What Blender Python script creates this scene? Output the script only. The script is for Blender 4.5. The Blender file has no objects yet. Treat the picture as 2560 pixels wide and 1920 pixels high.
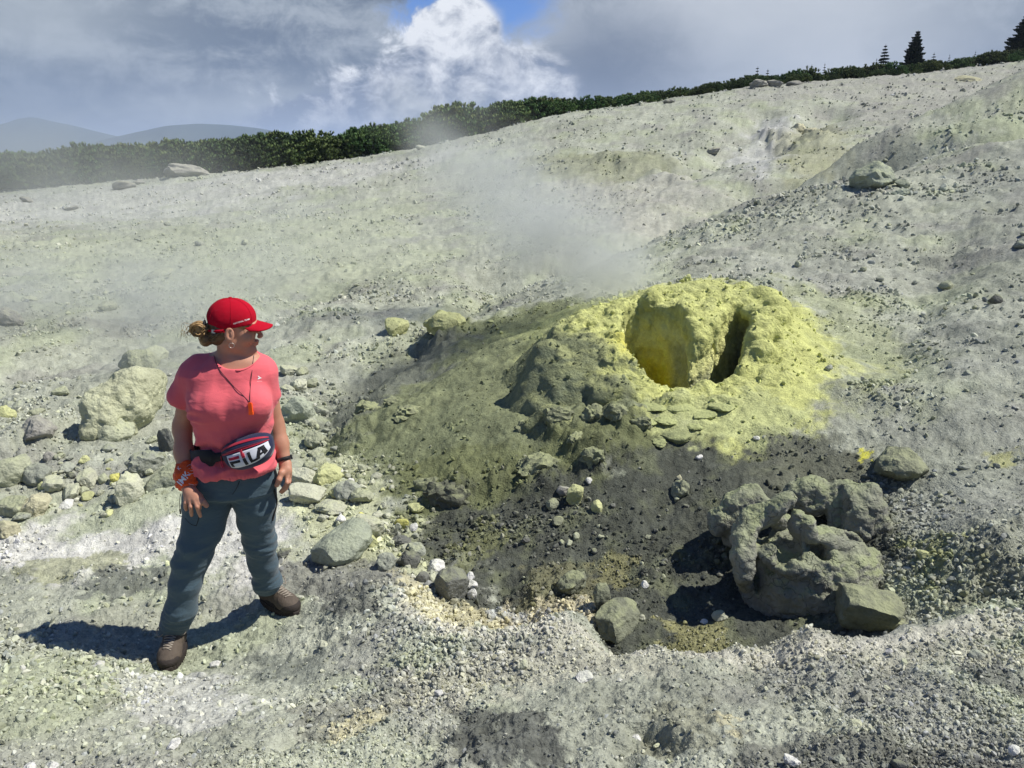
import bpy, math, random, time
import numpy as np
from mathutils import Vector, Matrix, Euler
T0 = time.time()
random.seed(7)
RNG = np.random.default_rng(11)
sc = bpy.context.scene
COL = sc.collection

# ------------------------------------------------------------------ camera, sky, sun, exposure
PITCH = math.radians(17.0)
FPX = 769.0                       # focal length in pixels of a 1024 wide frame
cam_d = bpy.data.cameras.new('camera')
cam = bpy.data.objects.new('camera', cam_d)
COL.objects.link(cam)
cam_d.sensor_width = 36.0
cam_d.lens = 36.0 * FPX / 1024.0
cam_d.clip_start = 0.05
cam_d.clip_end = 40000.0
cam.location = (0, 0, 0)
cam.rotation_euler = (math.radians(90) - PITCH, 0, 0)
sc.camera = cam

SUN_DIR = Vector((0.57, 0.02, 0.82)).normalized()      # towards the sun
SUN_EL = math.asin(SUN_DIR.z)
SUN_AZ = math.atan2(SUN_DIR.x, SUN_DIR.y)              # from +Y towards +X
sun_d = bpy.data.lights.new('sun', 'SUN')
sun_d.energy = 5.0
sun_d.angle = math.radians(0.53)
sun_d.color = (1.0, 0.962, 0.885)
sun = bpy.data.objects.new('sun', sun_d)
COL.objects.link(sun)
sun.rotation_euler = SUN_DIR.to_track_quat('Z', 'Y').to_euler()
sun.location = (6, 4, 12)
sc.view_settings.view_transform = 'Standard'
sc.view_settings.look = 'None'
sc.view_settings.exposure = 0.24
sc.view_settings.gamma = 1.0
sc.view_settings.use_curve_mapping = False
sc.cycles.use_denoising = True
try:
    sc.cycles.denoiser = 'OPENIMAGEDENOISE'
    sc.cycles.denoising_prefilter = 'ACCURATE'
except Exception:
    pass
sc.cycles.max_bounces = 6
sc.cycles.diffuse_bounces = 3
sc.cycles.glossy_bounces = 2
sc.cycles.transparent_max_bounces = 12
sc.cycles.volume_bounces = 1
sc.cycles.volume_step_rate = 1.0
sc.cycles.sample_clamp_indirect = 6.0

# ------------------------------------------------------------------ node maths with python operators
class G:
    """Builds shader nodes from python expressions."""
    def __init__(s, tree):
        s.t = tree
        tree.nodes.clear()
    def node(s, kind, **kw):
        n = s.t.nodes.new(kind)
        for k, v in kw.items():
            setattr(n, k, v)
        return n
    def put(s, sock, v):
        if isinstance(v, E):
            s.t.links.new(v.s, sock)
        elif isinstance(v, (tuple, list)) and sock.type == 'RGBA' and len(v) == 3:
            sock.default_value = (*v, 1.0)
        else:
            sock.default_value = v
    def m(s, op, a, b=None, c=None, clamp=False):
        n = s.node('ShaderNodeMath', operation=op, use_clamp=clamp)
        s.put(n.inputs[0], a)
        if b is not None: s.put(n.inputs[1], b)
        if c is not None: s.put(n.inputs[2], c)
        return E(s, n.outputs[0])
    def vm(s, op, a, b=None, scale=None):
        n = s.node('ShaderNodeVectorMath', operation=op)
        s.put(n.inputs[0], a)
        if b is not None: s.put(n.inputs[1], b)
        if scale is not None: s.put(n.inputs['Scale'], scale)
        return E(s, n.outputs['Value'] if op in ('DOT_PRODUCT', 'LENGTH', 'DISTANCE') else n.outputs[0])
    def mix(s, f, a, b):
        n = s.node('ShaderNodeMix', data_type='RGBA')
        s.put(n.inputs[0], f); s.put(n.inputs[6], a); s.put(n.inputs[7], b)
        return E(s, n.outputs[2])
    def step(s, x, lo, hi):
        n = s.node('ShaderNodeMapRange', interpolation_type='SMOOTHSTEP')
        s.put(n.inputs[0], x); s.put(n.inputs[1], lo); s.put(n.inputs[2], hi)
        return E(s, n.outputs[0])
    def noise(s, vec, scale=1.0, detail=4.0, rough=0.55, dist=0.0, lac=2.0):
        n = s.node('ShaderNodeTexNoise', noise_dimensions='3D')
        s.put(n.inputs['Vector'], vec); n.inputs['Scale'].default_value = scale
        n.inputs['Detail'].default_value = detail; n.inputs['Roughness'].default_value = rough
        n.inputs['Distortion'].default_value = dist; n.inputs['Lacunarity'].default_value = lac
        return E(s, n.outputs[0]), E(s, n.outputs[1])
    def voro(s, vec, scale, feature='F1', rand=1.0):
        n = s.node('ShaderNodeTexVoronoi', feature=feature)
        s.put(n.inputs['Vector'], vec); n.inputs['Scale'].default_value = scale
        n.inputs['Randomness'].default_value = rand
        return E(s, n.outputs['Distance'])
    def xyz(s, x, y, z):
        n = s.node('ShaderNodeCombineXYZ')
        s.put(n.inputs[0], x); s.put(n.inputs[1], y); s.put(n.inputs[2], z)
        return E(s, n.outputs[0])
    def sep(s, v):
        n = s.node('ShaderNodeSeparateXYZ'); s.put(n.inputs[0], v)
        return [E(s, o) for o in n.outputs]
class E:
    def __init__(s, g, sock): s.g, s.s = g, sock
    def __add__(s, o): return s.g.m('ADD', s, o)
    __radd__ = __add__
    def __mul__(s, o): return s.g.m('MULTIPLY', s, o)
    __rmul__ = __mul__
    def __sub__(s, o): return s.g.m('SUBTRACT', s, o)
    def __rsub__(s, o): return s.g.m('SUBTRACT', o, s)
    def __truediv__(s, o): return s.g.m('DIVIDE', s, o)
    def sat(s): return s.g.m('ADD', s, 0.0, clamp=True)

# ---- world: Nishita sky behind procedural broken cloud (directions only, same everywhere one looks)
world = bpy.data.worlds.new('World')
sc.world = world
world.use_nodes = True
g = G(world.node_tree)
out = g.node('ShaderNodeOutputWorld')
sky = g.node('ShaderNodeTexSky', sky_type='NISHITA', sun_disc=False)
sky.sun_elevation = SUN_EL
sky.sun_rotation = SUN_AZ
sky.altitude = 1500
sky.dust_density = 0.0
sky.ozone_density = 5.0
sky.air_density = 0.8
bg_sky = g.node('ShaderNodeBackground'); g.put(bg_sky.inputs[0], g.vm('MULTIPLY', E(g, sky.outputs[0]), (0.55, 0.85, 1.25)))
bg_sky.inputs[1].default_value = 0.09
tc = g.node('ShaderNodeTexCoord')
dirv = E(g, tc.outputs['Generated'])
dx, dy, dz = g.sep(dirv)
az = g.m('ARCTAN2', dx, dy) * 57.2958
el = g.m('ARCSINE', dz) * 57.2958
P = g.xyz(az * 0.10, el * 0.22, 3.0)              # clouds are seen edge-on near the horizon: flatter than wide
P0 = g.xyz(az * 0.10, el * 0.13, 7.0)
wv, wc = g.noise(P, 0.9, 3, 0.5)
Pw = g.vm('ADD', P, g.vm('SCALE', wc, scale=0.9))
n1, _ = g.noise(Pw, 0.8, 7, 0.52)
n2, _ = g.noise(P0, 3.2, 10, 0.64, 0.3)
n3, _ = g.noise(g.xyz(az * 0.03, el * 0.34, 1.0), 1.3, 5, 0.5)
def lobe(a0, e0, sa, se, warp=2.2):
    a = (az + (n2 - 0.5) * (warp * 4) - a0) / sa
    e = (el + (n1 - 0.5) * (warp * 2.4) - e0) / se
    return g.m('EXPONENT', (a * a + e * e) * -1.0)
# stratus deck: tone between slate and pale grey
tone = g.step(n3 * 0.55 + n1 * 0.55 + (n2 - 0.5) * 1.15, 0.36, 0.80)
deck = g.mix(tone, (0.155, 0.215, 0.31), (0.56, 0.63, 0.71))
light_r = lobe(17, 7.5, 13, 6.5)                       # thin bright veil on the right
light_l = lobe(-31, 8, 7, 3.0)
light_h = lobe(-17, 2.3, 10, 1.3)
deck = g.mix((light_r * 1.2).sat(), deck, g.mix(n1, (0.50, 0.57, 0.66), (0.98, 1.02, 1.08)))
deck = g.mix((light_l * 0.7 + light_h * 0.85).sat(), deck, (0.66, 0.73, 0.78))
dark = lobe(6.5, 3.8, 5.2, 4.4, 1.2)
deck = g.mix((dark * 1.05).sat(), deck, (0.13, 0.175, 0.265))
lowl = lobe(-33, 1.4, 8, 3.2)
deck = g.mix((lowl * 0.85).sat(), deck, (0.17, 0.25, 0.37))
low_r = lobe(18, 2.2, 16, 2.2, 0.8)
deck = g.mix((low_r * 0.55).sat(), deck, (0.33, 0.39, 0.48))
# cumulus heap in front of the blue gap
heap = lobe(-15.0, 1.4, 4.5, 1.5, 1.2) * 0.8 + lobe(-4.6, 5.0, 3.8, 3.6, 1.3) + lobe(1.3, 3.6, 3.6, 2.6, 1.3) + lobe(-9.5, 2.8, 5.2, 2.4, 1.5) + lobe(-3.0, 8.2, 1.9, 1.6, 0.9) * 0.9
hm = g.step(heap + (n2 - 0.5) * 1.1 + (n1 - 0.5) * 0.4, 0.24, 0.58)
n4, _ = g.noise(g.vm('ADD', P0, (0.08, -0.13, 0.0)), 3.2, 10, 0.64, 0.3)
shade = ((n2 - n4) * 3.2 + (n1 - 0.5) * 1.2 + 0.30 + (el - 3.0) * 0.085).sat()
heapc = g.mix(shade, (0.26, 0.32, 0.45), (1.30, 1.33, 1.38))
# blue gap: cloud cover opens here, and in scattered gaps elsewhere higher up
gap = lobe(-2.8, 9.6, 6.6, 2.9, 0.8)
open_up = g.step(el, 11, 22) * g.step(n1, 0.30, 0.50)
cover = (1.0 - g.step(gap + (n2 - 0.5) * 1.1, 0.34, 0.78) - open_up).sat()
cloud = g.mix(hm * g.step(el, -1, 1), deck, heapc)
fog = 1.0 - g.step(el, -1.5, 1.2)
cloud = g.mix(fog * 0.8, cloud, (0.24, 0.31, 0.40))
bg_c = g.node('ShaderNodeBackground'); g.put(bg_c.inputs[0], cloud); bg_c.inputs[1].default_value = 0.60
mx = g.node('ShaderNodeMixShader')
cov = g.m('MAXIMUM', g.m('MAXIMUM', cover, hm * g.step(el, -1, 1)), fog)
g.put(mx.inputs[0], cov)
g.t.links.new(bg_sky.outputs[0], mx.inputs[1]); g.t.links.new(bg_c.outputs[0], mx.inputs[2])
g.t.links.new(mx.outputs[0], out.inputs[0])

# ------------------------------------------------------------------ numpy noise
def _h(ix, iy, iz, seed):
    h = (ix.astype(np.uint32) * np.uint32(374761393)) ^ (iy.astype(np.uint32) * np.uint32(668265263)) ^ (iz.astype(np.uint32) * np.uint32(2246822519)) ^ np.uint32(seed * 3266489917 & 0xffffffff)
    h = (h ^ (h >> np.uint32(13))) * np.uint32(1274126177)
    h ^= h >> np.uint32(16)
    h *= np.uint32(2654435761)
    h ^= h >> np.uint32(15)
    return h
def perlin2(x, y, seed=0):
    x = np.asarray(x, np.float32); y = np.asarray(y, np.float32)
    xi = np.floor(x); yi = np.floor(y)
    xf = x - xi; yf = y - yi
    xi = xi.astype(np.int32); yi = yi.astype(np.int32)
    u = xf * xf * xf * (xf * (xf * 6 - 15) + 10); v = yf * yf * yf * (yf * (yf * 6 - 15) + 10)
    z = np.zeros_like(xi)
    def gr(a, b, fx, fy):
        ang = _h(xi + a, yi + b, z, seed).astype(np.float32) * np.float32(2 * math.pi / 4294967296.0)
        return np.cos(ang) * fx + np.sin(ang) * fy
    a = gr(0, 0, xf, yf); b = gr(1, 0, xf - 1, yf); c = gr(0, 1, xf, yf - 1); d = gr(1, 1, xf - 1, yf - 1)
    return ((a + u * (b - a)) * (1 - v) + (c + u * (d - c)) * v) * np.float32(1.5)
def perlin3(x, y, z, seed=0):
    x = np.asarray(x, np.float32); y = np.asarray(y, np.float32); z = np.asarray(z, np.float32)
    xi = np.floor(x); yi = np.floor(y); zi = np.floor(z)
    xf = x - xi; yf = y - yi; zf = z - zi
    xi = xi.astype(np.int32); yi = yi.astype(np.int32); zi = zi.astype(np.int32)
    f = lambda t: t * t * t * (t * (t * 6 - 15) + 10)
    u, v, w = f(xf), f(yf), f(zf)
    r = 0
    for a in (0, 1):
        wa = u if a else 1 - u
        for b in (0, 1):
            wb = wa * (v if b else 1 - v)
            for c in (0, 1):
                h = _h(xi + a, yi + b, zi + c, seed)
                gx = ((h & np.uint32(1023)).astype(np.float32) / 511.5 - 1)
                gy = (((h >> np.uint32(10)) & np.uint32(1023)).astype(np.float32) / 511.5 - 1)
                gz = (((h >> np.uint32(20)) & np.uint32(1023)).astype(np.float32) / 511.5 - 1)
                r = r + wb * (w if c else 1 - w) * (gx * (xf - a) + gy * (yf - b) + gz * (zf - c))
    return r * np.float32(1.3)
def fbm2(x, y, oct=4, seed=0, gain=0.5, lac=2.03):
    s = 0; a = 1.0
    for i in range(oct):
        s = s + a * perlin2(x, y, seed + i * 17)
        x = x * lac + 3.1; y = y * lac + 1.7; a *= gain
    return s
def fbm3(x, y, z, oct=3, seed=0, gain=0.5):
    s = 0; a = 1.0
    for i in range(oct):
        s = s + a * perlin3(x, y, z, seed + i * 17)
        x = x * 2.03 + 3.1; y = y * 2.03 + 1.7; z = z * 2.03 + 5.3; a *= gain
    return s
def sstep(x, a, b):
    t = np.clip((x - a) / (b - a), 0, 1)
    return t * t * (3 - 2 * t)
def lumps2(x, y, seed=0, jit=0.9):
    """Cellular domes: 1 at a cell's middle falling to 0 at its edge, with a random height per cell."""
    xi = np.floor(x).astype(np.int32); yi = np.floor(y).astype(np.int32)
    best = np.full(x.shape, 9.0, np.float32); hh = np.zeros(x.shape, np.float32)
    z = np.zeros_like(xi)
    for a in (-1, 0, 1):
        for b in (-1, 0, 1):
            h = _h(xi + a, yi + b, z, seed)
            px = xi + a + 0.5 + ((h & np.uint32(1023)).astype(np.float32) / 1023 - .5) * jit
            py = yi + b + 0.5 + (((h >> np.uint32(10)) & np.uint32(1023)).astype(np.float32) / 1023 - .5) * jit
            d = (px - x) ** 2 + (py - y) ** 2
            k = d < best
            best = np.where(k, d, best); hh = np.where(k, ((h >> np.uint32(20)) & np.uint32(1023)).astype(np.float32) / 1023, hh)
    return best, hh

# ------------------------------------------------------------------ from a spot in the picture to a spot in the place
# picture positions below are written on a 2212 x 1659 sheet, origin top left
KS = 1024.0 / 2212.0
CT, ST = math.cos(PITCH), math.sin(PITCH)
def ray(dx, dy):
    u = (dx * KS - 512.0) / FPX; s = (384.0 - dy * KS) / FPX
    return np.array([u, CT + s * ST, s * CT - ST])
def W(dx, dy, Y):
    r = ray(dx, dy)
    return r * (Y / r[1])
def ratio(dy):
    s = (384.0 - dy * KS) / FPX
    return (s * CT - ST) / (CT + s * ST)
def mpd(p):
    """metres per sheet pixel at world point p"""
    return (p[1] * CT - p[2] * ST) / FPX * KS

# ------------------------------------------------------------------ terrain: control points (sheet x, sheet y, distance)
CP = [
 # foreground strip
 (0,1659,1.85),(300,1659,1.85),(600,1659,1.83),(900,1659,1.8),(1200,1659,1.72),(1500,1659,1.66),(1800,1659,1.62),(2212,1659,1.58),
 (-300,1659,1.9),(2500,1659,1.55),
 (0,1520,2.35),(350,1520,2.4),(700,1520,2.35),(1000,1520,2.2),(1300,1520,2.06),(1600,1520,1.98),(1900,1520,1.98),(2212,1520,1.95),(2500,1500,1.95),
 (0,1400,2.98),(365,1436,2.93),(150,1370,3.1),(605,1330,3.32),(700,1400,2.92),(900,1400,2.75),(1150,1420,2.5),(1400,1430,2.36),(1650,1430,2.31),(1900,1420,2.28),(2100,1380,2.38),(2300,1340,2.45),
 (-300,1400,3.0),
 # the lip of the near bank
 (880,1310,3.12),(1000,1360,2.82),(1250,1330,2.82),(1420,1392,2.50),(1600,1398,2.44),(1750,1372,2.48),(1960,1362,2.5),(2100,1335,2.58),
 # pit floor hidden behind the lip
 (1000,1322,3.35),(1250,1345,3.15),(1450,1375,3.05),(1620,1370,3.0),(1780,1350,3.0),(1960,1345,2.95),(2120,1310,2.95),
 # far side of the pit: dark slope
 (1050,1280,3.5),(1250,1280,3.42),(1500,1300,3.36),(1700,1300,3.32),(1900,1280,3.2),(2050,1250,3.05),
 (1000,1200,3.85),(1200,1180,3.8),(1450,1180,3.72),(1700,1180,3.66),(1950,1180,3.4),(2150,1200,3.05),(2350,1200,2.9),
 (900,1100,4.35),(1100,1080,4.3),(1350,1070,4.12),(1600,1060,4.05),(1850,1060,3.95),(2050,1060,3.75),(2212,1060,3.6),(2450,1060,3.5),
 (850,1000,4.95),(1050,980,4.75),(1300,960,4.6),(1550,960,4.5),(1800,960,4.42),(2000,950,4.3),(2212,940,4.15),(2500,940,4.1),
 # left bank, flat pale ground, rocks
 (0,1300,3.5),(250,1280,3.55),(480,1250,3.65),(700,1240,3.7),(830,1240,3.6),
 (0,1200,3.95),(250,1180,4.05),(480,1150,4.15),(700,1150,4.15),(-300,1200,4.0),
 (0,1080,4.55),(250,1070,4.6),(500,1050,4.7),(720,1040,4.7),
 (0,960,5.3),(250,950,5.45),(480,930,5.65),(640,930,5.7),(780,930,5.6),(-300,960,5.3),
 (0,860,6.4),(250,840,6.8),(480,820,7.1),(650,830,7.1),(780,850,6.7),(900,880,6.1),
 (0,760,8.0),(250,740,8.6),(480,720,8.9),(700,700,9.0),(850,720,8.5),(1000,760,7.4),(-300,760,8.0),
 (0,640,11.2),(250,620,12.2),(500,600,12.8),(750,590,13),(950,600,12.2),(1080,640,10.5),(-400,640,11),
 (0,540,16),(250,520,17.5),(500,500,18.5),(750,490,18.5),(1000,490,17.5),(1200,520,14.5),
 (0,470,22),(250,440,25),(500,425,25),(750,420,24),(1000,405,24),(1200,430,20),(-400,480,21),
 (0,422,28),(200,402,29),(440,380,30),(700,352,31),(900,322,31.5),(1050,292,32),(1200,250,33),(1400,226,34),(1600,192,36),(1900,166,38),(2212,132,40),(2500,100,42),(-400,440,28),
 # mound surroundings
 (1000,868,5.8),(1150,860,5.55),(1150,740,6.9),(1300,740,6.5),(1500,880,4.95),(1500,640,7.2),(1700,860,5.05),(1700,640,7.0),(1850,860,4.95),(1850,740,5.85),
 (1050,680,8.8),(1200,640,8.8),(1350,600,9.0),
 # right hillside
 (2000,800,5.1),(2212,800,4.9),(2500,800,4.8),(2000,640,6.9),(2212,640,6.3),(2500,640,6.0),
 (1500,560,9.3),(1700,540,8.9),(1900,520,8.8),(2212,480,8.4),(2500,440,8.2),
 (1500,490,11.5),(1700,420,12.0),(1900,380,11.6),(2212,330,11.5),(2500,290,11.5),
 (1700,372,14),(1900,302,15.5),(2100,236,18),(2212,200,19.5),(2400,150,22),
 # ravine behind the hill crest
 (1400,505,14.2),(1550,455,16),(1640,412,18.2),(1740,360,20.5),(1900,305,23),(2050,262,26),(2212,218,29),
 (1300,450,18),(1450,400,20),(1600,350,22),(1750,300,24.5),(1900,260,27.5),
 (1200,370,23),(1400,330,25.5),(1600,270,28),(1800,225,31),(2000,200,33),(2212,172,35),(1100,330,27),(1250,300,28),(900,370,26.5),
]
HID = [ # ground hidden behind a lip or crest: (sheet x, ratio height/distance, distance)
 (1120,-.75,3.05),(1260,-.765,2.96),(1420,-.80,2.68),(1600,-.805,2.62),(1750,-.80,2.66),(1960,-.79,2.66),(2090,-.745,2.74),(960,-.70,3.08),
 (1420,-.755,2.88),(1600,-.755,2.82),(1750,-.75,2.84),(1960,-.735,2.82),
 (1400,-.115,13.0),(1550,-.094,14.2),(1700,-.068,16.4),(1900,-.034,18.6),(2100,.004,21.2),(2212,.018,23.5),
]
GY = [ # ground behind the ridge: (sheet x, ratio height/distance, distance)
 (-400,-0.062,45),(0,-0.056,40),(440,-0.047,42),(900,-0.028,44),(1200,0.012,44),(1450,0.030,46),(1700,0.046,48),(2000,0.064,50),(2300,0.085,52),
 (-400,-0.052,62),(0,-0.043,60),(440,-0.030,62),(900,-0.008,64),(1300,0.012,62),(1700,0.024,64),(2212,0.040,66),
 (-400,-0.10,130),(0,-0.10,130),(900,-0.09,130),(1500,-0.07,130),(2212,-0.05,130),
 (-1500,-0.055,40),(-1500,-0.12,20),(3700,0.12,30),(3700,0.1,60),(-1500,-0.5,5),(3700,-0.25,5),(-1500,-0.1,120),(3700,-0.03,130)]
cu, cw, cr = [], [], []
for (dx, dy, Y) in CP:
    r = ray(dx, dy); cu.append(r[0] / r[1]); cw.append(math.log(Y)); cr.append(ratio(dy))
for (dx, rt, Y) in GY + HID:
    cu.append((dx * KS - 512) / FPX); cw.append(math.log(Y)); cr.append(rt)
for u_ in (-1.6, -.8, 0, .8, 1.6):
    cu.append(u_); cw.append(math.log(1.0)); cr.append(-1.60 if u_ <= 0 else -1.53)
    cu.append(u_); cw.append(math.log(0.5)); cr.append(-3.15)
cu, cw, cr = map(np.array, (cu, cw, cr))
SW = 1.0                                     # scale of the log-distance axis
def _phi(r2): return 0.5 * r2 * np.log(r2 + 1e-12)
_n = len(cu)
_K = _phi((cu[:, None] - cu) ** 2 + ((cw[:, None] - cw) * SW) ** 2) + np.eye(_n) * 4e-5
_Pm = np.stack([np.ones(_n), cu, cw], 1)
_A = np.block([[_K, _Pm], [_Pm.T, np.zeros((3, 3))]])
_sol = np.linalg.solve(_A, np.concatenate([cr, np.zeros(3)]))
def _tps(u, w):
    o = np.full(u.shape, _sol[_n]) + _sol[_n + 1] * u + _sol[_n + 2] * w
    for i in range(_n):
        r2 = (u - cu[i]) ** 2 + ((w - cw[i]) * SW) ** 2
        o += _sol[i] * 0.5 * r2 * np.log(r2 + 1e-12)
    return o
# tabulate once, then look up bilinearly
TU = np.linspace(-4.2, 4.2, 841); TW = np.linspace(math.log(0.4), math.log(260), 650)
_tab = _tps(*np.meshgrid(TU, TW, indexing='ij'))
def ground0(x, y):
    x = np.asarray(x, np.float64); y = np.asarray(y, np.float64)
    yy = np.maximum(y, 0.4)
    a = np.clip((x / yy - TU[0]) / (TU[1] - TU[0]), 0, len(TU) - 1.001)
    b = np.clip((np.log(yy) - TW[0]) / (TW[1] - TW[0]), 0, len(TW) - 1.001)
    ia = a.astype(int); ib = b.astype(int); fa = a - ia; fb = b - ib
    v = (_tab[ia, ib] * (1 - fa) + _tab[ia + 1, ib] * fa) * (1 - fb) + (_tab[ia, ib + 1] * (1 - fa) + _tab[ia + 1, ib + 1] * fa) * fb
    return v * yy
def hit(dx, dy, y0=1.2, y1=120.0, fn=None):
    """where the line of sight through a sheet position first meets the smooth ground"""
    r = ray(dx, dy)
    Y = np.exp(np.linspace(math.log(y0), math.log(y1), 2500))
    z = (fn or ground0)(r[0] / r[1] * Y, Y)
    below = (r[2] / r[1] * Y) < z
    i = int(np.argmax(below)) if below.any() else len(Y) - 1
    return W(dx, dy, Y[i])
# ------------------------------------------------------------------ detail relief and colour of the ground
def poly_w(pts):
    """a patch of ground outlined on the sheet, carried to the ground plan"""
    return np.array([hit(a, b)[:2] for a, b in pts])
def poly_sd(P, x, y):
    """signed distance (inside positive) from points to a ground-plan polygon"""
    d2 = np.full(x.shape, 1e9); inside = np.zeros(x.shape, bool)
    n = len(P)
    for i in range(n):
        ax, ay = P[i]; bx, by = P[(i + 1) % n]
        ex, ey = bx - ax, by - ay
        t = np.clip(((x - ax) * ex + (y - ay) * ey) / (ex * ex + ey * ey + 1e-12), 0, 1)
        d2 = np.minimum(d2, (x - ax - t * ex) ** 2 + (y - ay - t * ey) ** 2)
        c = ((ay > y) != (by > y)) & (x < ex * (y - ay) / (ey + 1e-12) + ax)
        inside ^= c
    d = np.sqrt(d2)
    return np.where(inside, d, -d)
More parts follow.
